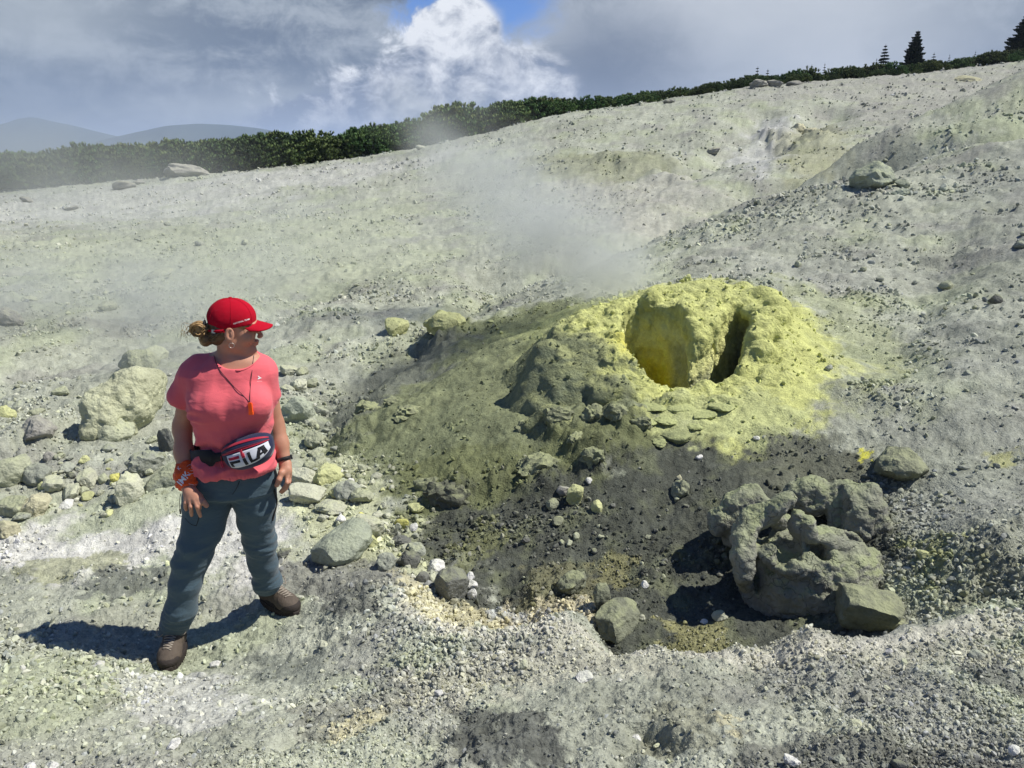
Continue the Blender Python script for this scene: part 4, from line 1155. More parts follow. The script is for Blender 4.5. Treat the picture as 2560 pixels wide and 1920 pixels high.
    finish_rock(v, 'hollow_rock', 'big grey rock full of hollows and twisted arms standing over its black shadow at right', col, s1=9, a1=.016, s2=24, a2=.003, mat=M_SMOOTH, a3=.010)
hollow_rock()
def porous_boulder():
    FW = .862
    W = lambda a, b, Y: ray(a, b) * (Y * FW / ray(a, b)[1])
    c = W(262, 880, 6.6)
    v = Vol((c[0] - .55, 5.05, -2.35), (c[0] + .55, 6.5, -1.30), .0125)
    def e(a, b, Y, rx, ry, rz, k=.05, sub=False, tilt=0.):
        ct, st = math.cos(tilt), math.sin(tilt)
        v.ell(W(a, b, Y), (rx, ry, rz), k=k, sub=sub, R=[(ct, 0, st), (0, 1, 0), (-st, 0, ct)], warp=lambda X, Y_, Z: .05 * fbm3(X * 4, Y_ * 4, Z * 4, 3, int(a)))
    e(240, 900, 6.45, .15, .20, .26, .05, tilt=.5)
    e(285, 860, 6.65, .20, .25, .22, .07, tilt=.35)
    e(310, 845, 6.8, .14, .2, .17, .07)
    e(216, 925, 6.35, .09, .15, .10, .06)
    e(250, 925, 6.2, .02, .12, .12, .03, True)
    for i in range(34):
        rr = np.random.default_rng(900 + i)
        e(rr.uniform(215, 345), rr.uniform(815, 900), rr.uniform(6.25, 6.5), *(rr.uniform(.012, .03, 3)), .02, True)
    finish_rock(v, 'porous_boulder', 'large pitted pale yellow boulder leaning in the field left of the woman',
                lambda V, N: np.array((.53, .54, .36)) * (1 + .28 * fbm3(V[:, 0] * 5, V[:, 1] * 5, V[:, 2] * 5, 4, 3))[:, None], s1=7, a1=.022, s2=20, a2=.010)
porous_boulder()
def arch_rock():
    c = W(375, 1050, 4.75)
    v = Vol((c[0] - .30, 4.3, -2.45), (c[0] + .42, 5.25, -1.72), .011)
    def e(a, b, Y, rx, ry, rz, k=.04, sub=False):
        v.ell(W(a, b, Y), (rx, ry, rz), k=k, sub=sub, warp=lambda X, Y_, Z: .02 * fbm3(X * 6, Y_ * 6, Z * 6, 3, int(a)))
    e(385, 1030, 4.85, .12, .15, .11); e(345, 1052, 4.75, .075, .10, .075); e(358, 1080, 4.62, .055, .08, .07)
    e(430, 1045, 4.85, .14, .14, .11); e(400, 1080, 4.72, .07, .08, .06)
    e(383, 1103, 4.55, .045, .12, .075, .02, True); e(420, 1110, 4.6, .06, .14, .06, .02, True)
    for i in range(14):
        rr = np.random.default_rng(700 + i)
        e(rr.uniform(340, 400), rr.uniform(1020, 1075), 4.62, *(rr.uniform(.008, .014, 3)), .01, True)
    finish_rock(v, 'arched_rock', 'smooth grey rock with a low arch and small pits right behind the woman\'s wrapped wrist',
                lambda V, N: np.array((.25, .27, .215)) * (1 + .2 * fbm3(V[:, 0] * 5, V[:, 1] * 5, V[:, 2] * 5, 4, 3))[:, None] + sstep(N[:, 2], .4, .9)[:, None] * np.array((.10, .10, .03)), s1=9, a1=.012, s2=30, a2=.003, a3=.01)
arch_rock()
place_rock(246, 944, 62, 44, 'M', 'smaller lumpy boulder leaning against the foot of the pitted yellow boulder', rz=.4)
place_rock(300, 792, 64, 44, 'M', 'uppermost boulder above the pitted yellow boulder, fading into the steam', sink=.2)
place_rock(330, 770, 44, 30, 'M', 'small knob of rock in the steam beside the highest boulder on the left', sink=.1)
place_rock(1868, 1345, 118, 78, 'L', 'wedge shaped olive stone propping the hollow rock from below', sink=.25, dust=.6, rz=2.2)
place_rock(1925, 1368, 50, 26, 'L', 'low stone at the right foot of the olive wedge', sink=.3, dust=.6)
for q_ in [(1144,911,50,34,'lowest left knob of crust below the vent'),(1206,917,54,38,'rounded knob of crust between two others below the vent'),(1285,900,64,46,'largest knob of crust just under the shadowed rim'),
           (1332,922,44,32,'rough knob of crust right of the largest one'),(1215,866,60,40,'knob of crust at the foot of the shadowed outcrop'),(1170,1013,84,44,'broad crumbly hump on the green slope'),
           (1285,1002,56,42,'crumbly hump with pale stones on top, right of the broad one'),(966,1078,84,50,'dark crumbling outcrop above the black gravel at left'),(932,1040,62,42,'jagged outcrop just above the dark crumbling one'),
           (1130,1010,34,22,'small hump beside the broad crumbly one'),(1245,965,40,26,'small knob above the humps on the green slope'),(1385,935,36,24,'crust knob at the left end of the cracked plates'),
           (880,905,60,26,'crumbling lip of the dark bank in the gully, lower part'),(800,880,70,34,'crumbling lip of the dark bank in the gully, upper part'),(850,893,44,24,'knob on the lip of the dark bank')]:
    o_ = place_rock(*q_[:4], 'M', q_[4], cat='rock', name='crusted_rock', sink=.66, tilt=.2, dust=.7, big='lump')
    o_.color = (.235, .25, .155, .8) if q_[0] != 966 else (.13, .135, .10, .5)
for q_ in [(1405,888,62,22,'large cracked crust plate left of the round stone'),(1470,884,70,20,'broad crust plate under the vent rim'),(1440,918,44,18,'small crust plate below the large cracked one'),(1462,950,50,26,'long olive crust plate reaching into the black ground'),
           (1400,925,34,14,'narrow crust plate left of the small one'),(1520,905,46,16,'crust plate at the edge of the black ground'),(1425,960,36,18,'lowest left plate of olive crust'),(1500,930,30,12,'thin crust plate between the two larger'),(1560,890,50,16,'rightmost yellow crust plate under the vent')]:
    o_ = place_rock(q_[0], q_[1], q_[2], q_[3] * .55, 'Y', q_[4], cat='stone', name='flat_stone', sink=.45, tilt=.06, dust=.9)
    o_.color = (.36, .39, .17, 1) if q_[1] < 940 else (.24, .26, .13, 1)
print('rocks', time.time() - T0)

# ------------------------------------------------------------------ smaller loose stones, each its own object
def in_poly(P, x, y):
    c = False
    for i in range(len(P)):
        (ax, ay), (bx, by) = P[i], P[(i + 1) % len(P)]
        if (ay > y) != (by > y) and x < (bx - ax) * (y - ay) / (by - ay) + ax: c = not c
    return c
ZONES = [
 ([(60,1000),(250,985),(330,1000),(330,1085),(250,1112),(60,1112),(0,1060)], 62, 8, 19, 'PPYMGP', 'small pale stone in the rubble left of the woman', 'small stones in the rubble left of the woman'),
 ([(650,1000),(740,985),(840,1030),(900,1140),(960,1230),(900,1240),(800,1195),(680,1165),(640,1110)], 84, 8, 20, 'PPYMWPG', 'small pale stone in the rubble between the woman and the dark pit', 'small stones in the rubble right of the woman'),
 ([(625,960),(660,840),(700,830),(740,900),(720,980),(680,1010)], 18, 9, 20, 'MGM', 'greenish stone in the gully behind the woman\'s elbow', 'stones in the gully'),
 ([(950,1150),(1400,1010),(1500,1010),(1480,1180),(1400,1320),(1150,1280)], 40, 7, 15, 'DDDM', 'dark clod lying on the black slope of the pit', 'dark clods on the pit slope'),
 ([(1850,420),(2212,320),(2212,1150),(2050,1150),(1900,900),(1850,650),(1600,560)], 30, 8, 15, 'GGM', 'small grey-green stone on the right hillside', 'small stones on the right hillside'),
 ([(0,1420),(700,1440),(900,1600),(860,1659),(0,1659)], 18, 8, 15, 'PWPG', 'small pale stone on the near bank at the lower left', 'small stones at the lower left'),
 ([(1300,1420),(2212,1400),(2212,1659),(1300,1659)], 30, 9, 20, 'PPGWD', 'small rough stone on the near bank at the lower right', 'small stones at the lower right'),
 ([(60,500),(900,430),(1000,560),(700,680),(100,700)], 16, 7, 14, 'GM', 'small stone scattered on the pale left field', 'small stones on the far left field'),
]
for zi, (P, n, a, b, keys, lab, grp) in enumerate(ZONES):
    rr = np.random.default_rng(40 + zi); xs = [p[0] for p in P]; ys = [p[1] for p in P]; k = 0
    while k < n:
        x, y = rr.uniform(min(xs), max(xs)), rr.uniform(min(ys), max(ys))
        if not in_poly(P, x, y): continue
        w = a + (b - a) * rr.uniform() ** 2.2
        kk = keys[rr.integers(len(keys))]
        place_rock(x, y, w, w * rr.uniform(.5, .85), kk, lab.replace('pale ', '').replace('dark ', '').replace('greenish ', '').replace('grey-green ', '').replace('small ', dict(P='small pale ', Y='small yellowish ', M='small olive ', G='small grey ', W='small white ', D='small dark ')[kk]) if lab.startswith('small') else dict(M='olive ', G='grey ', D='dark ', P='pale ')[kk] + lab.split(' ', 1)[1], cat='stone', name='stone', big=False, sink=.2, tilt=.5, group=grp)
        k += 1

# ------------------------------------------------------------------ gravel: too many to count
def mat_gravel():
    m, g = new_mat('gravel')
    t = g.node('ShaderNodeAttribute', attribute_name='tint'); t.attribute_type = 'INSTANCER'
    p = gpos(g); a, _ = g.noise(p, 90, 3, .6)
    finish(g, mul3(g, E(g, t.outputs['Color']), .72 + a * .56), .94, None, spec=.15)
    return m
M_GRAV = mat_gravel()
def pebble(seed):
    rr = np.random.default_rng(seed); V, F = ICO[2 if seed % 2 else 1]; V = V.copy()
    for _ in range(6):
        n = rr.normal(size=3); n /= np.linalg.norm(n); k = V @ n - rr.uniform(.35, .75); V -= np.where(k > 0, k, 0)[:, None] * n
    V = V * np.array((1, rr.uniform(.6, .95), rr.uniform(.45, .8))) + rr.normal(size=V.shape) * .04
    return mesh_np('pebble', V * .5, F, M_GRAV, False)
def scatter_tree(name, src):
    ng = bpy.data.node_groups.new(name, 'GeometryNodeTree')
    ng.interface.new_socket('Geometry', in_out='INPUT', socket_type='NodeSocketGeometry')
    ng.interface.new_socket('Geometry', in_out='OUTPUT', socket_type='NodeSocketGeometry')
    gi = ng.nodes.new('NodeGroupInput'); go = ng.nodes.new('NodeGroupOutput')
    jo = ng.nodes.new('GeometryNodeJoinGeometry')
    for o in reversed(src):
        oi = ng.nodes.new('GeometryNodeObjectInfo'); oi.inputs['Object'].default_value = o; oi.inputs['As Instance'].default_value = True
        ng.links.new(oi.outputs['Geometry'], jo.inputs[0])
    ip = ng.nodes.new('GeometryNodeInstanceOnPoints'); ip.inputs['Pick Instance'].default_value = True
    def attr(n, dt):
        a = ng.nodes.new('GeometryNodeInputNamedAttribute'); a.data_type = dt; a.inputs['Name'].default_value = n
        return next(o for o in a.outputs if o.enabled and o.name == 'Attribute')
    ng.links.new(gi.outputs[0], ip.inputs['Points']); ng.links.new(jo.outputs[0], ip.inputs['Instance'])
    ng.links.new(attr('pick', 'INT'), ip.inputs['Instance Index'])
    er = ng.nodes.new('FunctionNodeEulerToRotation'); ng.links.new(attr('rot', 'FLOAT_VECTOR'), er.inputs[0]); ng.links.new(er.outputs[0], ip.inputs['Rotation'])
    ng.links.new(attr('scl', 'FLOAT_VECTOR'), ip.inputs['Scale'])
    ng.links.new(ip.outputs[0], go.inputs[0])
    return ng
def scatter(name, P, scl, rot, tint, src, label=None, cat=None):
    me = bpy.data.meshes.new(name); n = len(P)
    me.vertices.add(n); me.vertices.foreach_set('co', np.ascontiguousarray(P, np.float32).ravel())
    a = me.attributes.new('scl', 'FLOAT_VECTOR', 'POINT'); a.data.foreach_set('vector', np.ascontiguousarray(scl, np.float32).ravel())
    a = me.attributes.new('rot', 'FLOAT_VECTOR', 'POINT'); a.data.foreach_set('vector', np.ascontiguousarray(rot, np.float32).ravel())
    a = me.attributes.new('pick', 'INT', 'POINT'); a.data.foreach_set('value', RNG.integers(0, len(src), n).astype(np.int32))
    c4 = np.ones((n, 4), np.float32); c4[:, :3] = tint
    a = me.attributes.new('tint', 'FLOAT_COLOR', 'POINT'); a.data.foreach_set('color', c4.ravel())
    o = obj(name, me, kind='stuff', label=label, cat=cat)
    md = o.modifiers.new('scatter', 'NODES'); md.node_group = scatter_tree(name, src)
    return o
pebs = [bpy.data.objects.new('pebble', pebble(s_)) for s_ in range(10)]
SOFT = [poly_w(P) for P in ([(0,1120),(330,1120),(640,1100),(690,1180),(600,1220),(300,1215),(0,1250)], [(700,900),(900,740),(1100,700),(1350,650),(1400,900),(1100,1000),(900,1060)], [(1350,860),(1700,860),(1830,760),(1800,900),(1600,950),(1400,950)], [(280,1450),(480,1450),(560,1560),(300,1600)],
    [(1300,480),(1450,400),(1600,380),(1560,450),(1400,520)], [(100,760),(500,700),(640,760),(560,1000),(350,960),(120,850)])]
def poly_soft(x, y):
    m = np.zeros(x.shape)
    for P in SOFT: m = np.maximum(m, sstep(poly_sd(P, x, y) + .15 * fbm2(x * 3, y * 3, 3, 58), -.1, .15))
    return m
def gravel(n, y0, y1, pw, smin, smax, seed, pale=.12):
    rr = np.random.default_rng(seed)
    u = rr.uniform(-1.02, 1.02, n); Y = np.exp(rr.uniform(math.log(y0), math.log(y1), n))
    x = u * Y
    dens = .36 + 1.1 * fbm2(x * 1.3, Y * 1.3, 3, 55) + .6 * fbm2(x * .4, Y * .4, 2, 56)
    keep = rr.uniform(size=n) < np.clip(dens, .07, 1) * (1 - .85 * poly_soft(x, Y))
    q = ((x - MC[0]) / 1.35) ** 2 + ((Y - MC[1]) / 1.0) ** 2
    keep &= (q > 1)
    keep &= ~((ground_colour(x, Y).mean(1) < .12) & (rr.uniform(size=len(x)) < .45) & (Y > 2.6))
    x, Y = x[keep], Y[keep]; n = len(x)
    s = smin * (1 + (smax / smin - 1) * rr.uniform(size=n) ** 5.5) * Y ** pw * np.clip(.8 + .5 * fbm2(x * .7, Y * .7, 2, 57), .5, 1.4)
    z = ground(x, Y)
    c = ground_colour(x, Y) * rr.uniform(.72, 1.3, n)[:, None] * (1 + rr.normal(size=(n, 1)) * np.array((.025, .02, -.045)))
    w = rr.uniform(size=n) < pale
    lum = c.mean(1)
    c[w] = c[w] * .45 + np.array((.62, .61, .50)) * .55 * np.clip(lum[w] / .25, .35, 1)[:, None]
    return np.stack([x, Y, z + s * .12], 1), np.repeat((s)[:, None], 3, 1), rr.uniform(-3.1, 3.1, (n, 3)), np.clip(c, .02, .8)
A = [gravel(340000, 1.40, 4.2, .75, .0040, .022, 1), gravel(130000, 4.2, 12, .75, .0031, .018, 2), gravel(90000, 12, 42, .75, .0031, .015, 3)]
P_, S_, R_, T_ = (np.concatenate([a[i] for a in A]) for i in range(4))
scatter('gravel', P_, S_, R_, T_, pebs, 'loose gravel and grit covering the slopes', None)
# crumbs on and round the sulphur mound
rr = np.random.default_rng(5)
V_ = np.zeros((len(bpy.data.meshes['sulphur_vent'].vertices), 3), np.float32); bpy.data.meshes['sulphur_vent'].vertices.foreach_get('co', V_.ravel())
N_ = np.zeros_like(V_); bpy.data.meshes['sulphur_vent'].vertices.foreach_get('normal', N_.ravel())
ok = np.nonzero((N_[:, 2] > .6) & (V_[:, 2] > ground0(V_[:, 0], V_[:, 1]) - .05))[0]
pk = rr.choice(ok, 2600)
s = .006 + .040 * rr.uniform(size=len(pk)) ** 8
c = ground_colour(V_[pk, 0], V_[pk, 1]) * rr.uniform(.7, 1.2, len(pk))[:, None]
scatter('sulphur_crumbs', V_[pk] + N_[pk] * s[:, None] * .2, np.repeat(s[:, None], 3, 1), rr.uniform(-3, 3, (len(pk), 3)), c, pebs, 'crumbs of sulphur crust strewn over the yellow mound', None)
print('gravel', len(P_), time.time() - T0)
# ------------------------------------------------------------------ dwarf pine thicket beyond the ridge
def mat_needles(name, c1, c2):
    m, g = new_mat(name)
    t = g.node('ShaderNodeAttribute', attribute_name='tint'); t.attribute_type = 'INSTANCER'
    z = E(g, g.node('ShaderNodeAttribute', attribute_name='Col').outputs['Fac'])
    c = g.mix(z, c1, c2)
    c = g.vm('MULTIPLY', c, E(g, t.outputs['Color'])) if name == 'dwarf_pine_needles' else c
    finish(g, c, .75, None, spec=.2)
    return m
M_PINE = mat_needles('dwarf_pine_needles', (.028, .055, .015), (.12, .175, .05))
M_SPRUCE = mat_needles('spruce_needles', (.012, .022, .012), (.030, .048, .022))
def mat_plain(name, col, rough=.8, ns=20, amt=.3, bump=.2, bs=60, spec=.25, dist=.004, coord='o', **kw):
    m, g = new_mat(name)
    p = opos(g) if coord == 'o' else gpos(g)
    a, _ = g.noise(p, ns, 4, .6); b, _ = g.noise(p, bs, 3, .6)
    finish(g, mul3(g, g.vm('ADD', (0, 0, 0), tuple(col)), 1 - amt * .5 + a * amt), rough, b, bump, dist, spec, **kw)
    return m
M_BARK = mat_plain('bark', (.07, .055, .045))
def clump(seed):
    rr = np.random.default_rng(seed); V = []; F = []; C = []
    for i in range(210):
        d = rr.normal(size=3); d[2] = abs(d[2]) * .9 + .05; d /= np.linalg.norm(d)
        r = rr.uniform(.55, 1.0)
        c = d * r * np.array((1.05, 1.05, .85))
        ax = d * .55 + np.array((0, 0, .9)) + rr.normal(size=3) * .22; ax /= np.linalg.norm(ax)
        s1 = np.cross(ax, (0.3, .7, .1)); s1 /= np.linalg.norm(s1); s2 = np.cross(ax, s1)
        L = rr.uniform(.10, .22); wd = L * .5
        for k in range(5):
            an = k * 1.2566 + rr.uniform(0, .8)
            o = (s1 * math.cos(an) + s2 * math.sin(an)); q = (s1 * -math.sin(an) + s2 * math.cos(an))
            b = len(V)
            V += [c - ax * L * .3 - q * wd * .30, c - ax * L * .3 + q * wd * .30, c + ax * L * .45 + o * wd * .95 + q * wd * .35, c + ax * L * .85 + o * wd * .55, c + ax * L * .45 + o * wd * .95 - q * wd * .35]
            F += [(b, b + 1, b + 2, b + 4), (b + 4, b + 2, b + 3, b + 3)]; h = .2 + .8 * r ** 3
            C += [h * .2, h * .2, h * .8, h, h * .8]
    V = np.array(V); F = np.array(F)
    T = np.concatenate([F[:, [0, 1, 2]], F[F[:, 2] != F[:, 3]][:, [0, 2, 3]]])
    T = T[(T[:, 0] != T[:, 1]) & (T[:, 1] != T[:, 2])]
    return mesh_np('pine_clump', V, T, M_PINE, False, np.repeat(np.array(C)[:, None], 3, 1))
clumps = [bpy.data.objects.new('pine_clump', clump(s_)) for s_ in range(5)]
_rx = [(t[0] * KS - 512) / FPX for t in [(-400, 0), (0, 0), (440, 0), (900, 0), (1200, 0), (1600, 0), (2212, 0), (2600, 0)]]
_ry = [27.5, 28.6, 30.6, 32.2, 33.4, 36.2, 40.2, 42]
def ridge_y(u): return np.interp(u, _rx, _ry)
rr = np.random.default_rng(3)
n = 9000
u = rr.uniform(-1.25, 1.05, n); ry_ = ridge_y(u)
Y = ry_ + 1.2 + 38 * rr.uniform(size=n) ** 1.5
x = u * Y
front = Y - ry_ < 1.9 + 1.6 * fbm2(u * 60, u * 0, 3, 12)
Y, x, u = Y[~front], x[~front], u[~front]; n = len(x)
s = rr.uniform(.6, 1.45, n) * (1 + .25 * fbm2(x * .15, Y * .15, 2, 9)) * np.clip(.45 + (Y - ridge_y(u)) / 4, .45, 1) * np.interp(u, [-.3, 0, .08], [1, .85, .42])
tint = np.array((1, 1, 1)) * rr.uniform(.65, 1.25, n)[:, None] * (1 + .35 * fbm2(x * .12, Y * .12, 3, 10))[:, None]
tint[:, 0] *= 1 + .25 * rr.uniform(-1, 1, n)
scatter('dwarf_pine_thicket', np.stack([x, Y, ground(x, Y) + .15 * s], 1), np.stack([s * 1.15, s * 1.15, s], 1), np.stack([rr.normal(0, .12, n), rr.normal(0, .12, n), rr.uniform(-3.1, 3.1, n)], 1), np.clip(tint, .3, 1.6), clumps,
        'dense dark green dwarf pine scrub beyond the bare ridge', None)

# ------------------------------------------------------------------ spruces on the skyline
def spruce(dx, ytop, ybase, wpx, Y, label, seed, cat='tree', group=None, lean=0., asym=0.):
    rr = np.random.default_rng(seed)
    top = W(dx, ytop, Y); base = W(dx, ybase, Y); H = top[2] - base[2]
    gz0 = float(ground(np.array([base[0]]), np.array([Y]))[0])
    R = wpx * mpd(base) * .5
    root = obj('spruce_tree', None, label=label, cat=cat, group=group, loc=(base[0], Y, gz0))
    k0 = base[2] - gz0
    Ht = H + k0
    # trunk
    nr, ns = 7, 6; V = []; F = []
    for i in range(nr):
        t = i / (nr - 1); r = .022 * Ht * (1 - t) + .005
        for j in range(ns): a = j * 2 * math.pi / ns; V.append((r * math.cos(a) + lean * t * t, r * math.sin(a), Ht * t * .98))
    for i in range(nr - 1):
        for j in range(ns): F.append((i * ns + j, i * ns + (j + 1) % ns, (i + 1) * ns + (j + 1) % ns, (i + 1) * ns + j))
    obj('trunk', mesh_np('trunk', np.array(V), np.array(F), M_BARK, True), root)
    V = []; F = []; C = []
    lv = max(10, min(26, int(H * 11)))
    for i in range(lv):
        t = i / lv; z = k0 * .45 + (Ht - k0 * .45) * t ** .95
        rl = R * (1 - t) ** .8 * rr.uniform(.72, 1.12) + R * .03
        nb = 11 if t < .6 else 8
        a0 = rr.uniform(0, 6.28)
        for j in range(nb):
            a = a0 + j * 2 * math.pi / nb + rr.uniform(-.3, .3)
            L = rl * rr.uniform(.6, 1.12) * (1 + asym * math.cos(a)); dr = rr.uniform(.12, .34)
            d = np.array((math.cos(a), math.sin(a), 0)); q = np.array((-math.sin(a), math.cos(a), 0))
            st = max(3, int(L / (.05 * H)))
            for k in range(st):          # short overlapping sprays along the bough, drooping then lifting at the tip
                f = (k + .5) / st
                c = d * L * f + np.array((lean * t * t, 0, z - L * dr * math.sin(f * 2.3)))
                w_ = L * .40 * (1.15 - f) + .042 * H; l_ = L / st * 1.5 + .01 * H
                for sgn in (-1, 1):
                    b = len(V); dz_ = rr.uniform(-.10, .02)
                    V += [c - d * l_ * .5, c + d * l_ * .7 + q * sgn * w_ * .25, c + q * sgn * w_ * rr.uniform(.8, 1.2) + np.array((0, 0, dz_ * .2 * H - .008 * H)) + d * l_ * .35, c + q * sgn * w_ * .35 - np.array((0, 0, .05 * H + w_ * .25))]
                    F.append((b, b + 1, b + 2, b + 3)); h = rr.uniform(.2, 1); C += [h * .4, h, h, h * .1]
    obj('crown', mesh_np('crown', np.array(V), np.array(F), M_SPRUCE, False, np.repeat(np.array(C)[:, None], 3, 1)), root)
    return root
spruce(1974, 62, 136, 70, 46, 'tallest full spruce in the middle of the ridge trees, leaning slightly left', 1, asym=-.15)
spruce(1908, 92, 140, 38, 46, 'narrower spruce just left of the tallest one on the ridge', 2)
spruce(2206, 28, 100, 74, 47, 'big spruce cut by the right edge of the view', 3, asym=-.2)
spruce(1635, 141, 170, 26, 44, 'small ragged spruce at the left end of the ridge trees', 4, asym=-.3)
spruce(1657, 147, 170, 28, 44, 'low bushy spruce touching the ragged one on its right', 5)
spruce(1752, 137, 157, 18, 46, 'middle one of three tiny spruces on the ridge', 6)
spruce(1780, 134, 156, 15, 46, 'thin spruce with a bare top, right of the tiny ones', 7)
spruce(1722, 144, 158, 10, 46, 'tiniest spruce tip above the thicket', 8)
spruce(2016, 111, 130, 30, 48, 'broad young spruce just right of the tallest one', 9)
spruce(2050, 115, 130, 14, 48, 'small spruce tip right of the broad young one', 10)
spruce(2106, 108, 122, 12, 48, 'small spruce tip halfway to the right edge', 11)
spruce(1892, 124, 142, 18, 46, 'young spruce at the left foot of the narrower one', 12)
print('trees', time.time() - T0)

# ------------------------------------------------------------------ low land, sea and far volcano
M_SEA = mat_plain('sea_water', (.03, .07, .11), .25, .002, .3, .0, 1, .5, coord='g')
FAR_Z = -90.0
me = mesh_np('sea', np.array([(-14000, 300, FAR_Z), (14000, 300, FAR_Z), (14000, 15000, FAR_Z), (-14000, 15000, FAR_Z)]), np.array([(0, 1, 2, 3)]), M_SEA)
obj('sea', me, kind='structure')
M_FAR = mat_plain('far_forest', (.045, .065, .05), .95, .004, .6, .0, 1, .1, coord='g')
def far_range(name, pts, Y, depth, seed, label):
    px = np.array([W(a, b, Y)[0] for a, b in pts]); pz = np.array([W(a, b, Y)[2] for a, b in pts])
    nx, ny = 180, 40
    xs = np.linspace(px[0], px[-1], nx); h = np.interp(xs, px, pz) - FAR_Z + 8
    t = np.linspace(-1, 1, ny)
    X, T = np.meshgrid(xs, t, indexing='ij')
    prof = np.clip(1 - np.abs(T) ** 1.25, 0, 1)
    nz = 1 + .16 * fbm2(X * .0032, T * 2.2, 5, seed, .55) * (1 - prof ** 6)
    Z = FAR_Z - 8 + h[:, None] * prof * nz
    me = mesh_np(name, np.stack([X, Y + T * depth, Z], -1).reshape(-1, 3), grid_faces(nx, ny), M_FAR)
    obj(name, me, kind='structure', label=label)
far_range('distant_volcano', [(-700,330),(-300,318),(-80,300),(0,282),(45,262),(72,252),(100,260),(160,272),(240,292),(340,318),(460,332)], 3100, 750, 5, 'hazy volcano cone across the water')
far_range('distant_hills', [(120,332),(230,300),(300,284),(360,272),(430,266),(490,268),(560,276),(640,290),(760,315),(900,332)], 2500, 560, 8, 'dark wooded hills in the haze')
far_range('lowland_shore', [(-900,336),(-300,330),(0,329),(120,322),(200,326),(400,330),(900,336)], 1900, 350, 9, 'low dark shore below the hills')

# ------------------------------------------------------------------ air: one even haze box
def vol_mat(name, dens, aniso=.2, col=(.93, .95, .97)):
    m = bpy.data.materials.new(name); m.use_nodes = True; g = G(m.node_tree)
    o = g.node('ShaderNodeOutputMaterial'); v = g.node('ShaderNodeVolumePrincipled')
    v.inputs['Color'].default_value = (*col, 1); v.inputs['Anisotropy'].default_value = aniso
    d = dens(g) if callable(dens) else dens
    g.put(v.inputs['Density'], d)
    g.t.links.new(v.outputs[0], o.inputs['Volume'])
    return m
def box_mesh(name, lo, hi, mat):
    V = np.array([(x, y, z) for x in (lo[0], hi[0]) for y in (lo[1], hi[1]) for z in (lo[2], hi[2])], float)
    F = np.array([(0, 1, 3, 2), (4, 6, 7, 5), (0, 4, 5, 1), (2, 3, 7, 6), (0, 2, 6, 4), (1, 5, 7, 3)])
    return mesh_np(name, V, F, mat, False)
M_HAZE = vol_mat('air', 3.0e-4, .1, (.66, .78, .98))
obj('haze', box_mesh('haze', (-14500, -40, FAR_Z - 12), (14500, 15500, 150), M_HAZE), kind='stuff', label='thin bluish air that fades the far hills')

# ------------------------------------------------------------------ steam drifting from the vents
def steam(cx, cy, Y, rx, ry, rz, D, seed, label, tilt=0., pw=1.2, scale=1.6, thr=.42, puff=.30):
    """a cloud of steam centred on a sheet position at a distance; radii in metres"""
    c = W(cx, cy, Y)
    def dens(g):
        p = opos(g)                                   # -1..1 inside the ellipsoid
        wp = g.vm('MULTIPLY', p, (rx, ry, rz))
        q = g.vm('ADD', wp, (seed * 3.7, 0, 0))
        n, nc = g.noise(q, scale / max(rx, rz), 4, .58, .6)
        r = g.vm('LENGTH', g.vm('ADD', p, g.vm('SCALE', g.vm('SUBTRACT', nc, (.5, .5, .5)), scale=.9)))
        f = g.step(r, 1.0, .12)
        return g.m('POWER', f, pw) * g.step(n, thr - puff * .5, thr + puff) * D
    m = vol_mat('steam', dens, .3, (.90, .93, .88))
    V, F = ICO[3]
    o = obj('steam', mesh_np('steam', V * 1.05, F, m, True), kind='stuff', label=label)
    o.location = c; o.scale = (rx, ry, rz); o.rotation_euler = (0, tilt, 0)
    return o
steam(1240, 530, 7.6, 1.25, .9, .78, 3.3, 1, 'steam drifting up and left from the sulphur vent', tilt=.5, thr=.40)
steam(1090, 400, 9.5, 2.1, 1.3, 1.15, 1.05, 2, 'thinner steam high above the sulphur vent', tilt=.7, thr=.42)
steam(1330, 585, 6.9, .55, .5, .38, 3.2, 3, 'dense puff of steam right behind the vent rim', thr=.40)
steam(300, 640, 10, 3.4, 2.2, 1.4, .85, 4, 'pale veil of steam over the left field', thr=.40)
steam(420, 760, 7.6, 1.4, .8, .9, 1.3, 5, 'wisp of steam rising beside the woman', tilt=-.3, thr=.44)
steam(160, 380, 27, 9, 4, 3.6, .17, 6, 'steam veiling the thicket at far left', thr=.38)
steam(920, 300, 30, 3.4, 2, 2.0, .16, 7, 'faint wisp of steam before the thicket in the middle', tilt=.9, thr=.45)
steam(380, 470, 20, 7.5, 4, 1.6, .15, 8, 'broad thin steam low over the far left field', thr=.40)
steam(780, 500, 12, 3.6, 2, 1.3, .22, 10, 'wide thin steam drifting left over the middle of the slope', thr=.42)
steam(620, 790, 8.2, 1.0, .7, .5, .45, 9, 'thin steam at the head of the gully', thr=.44)
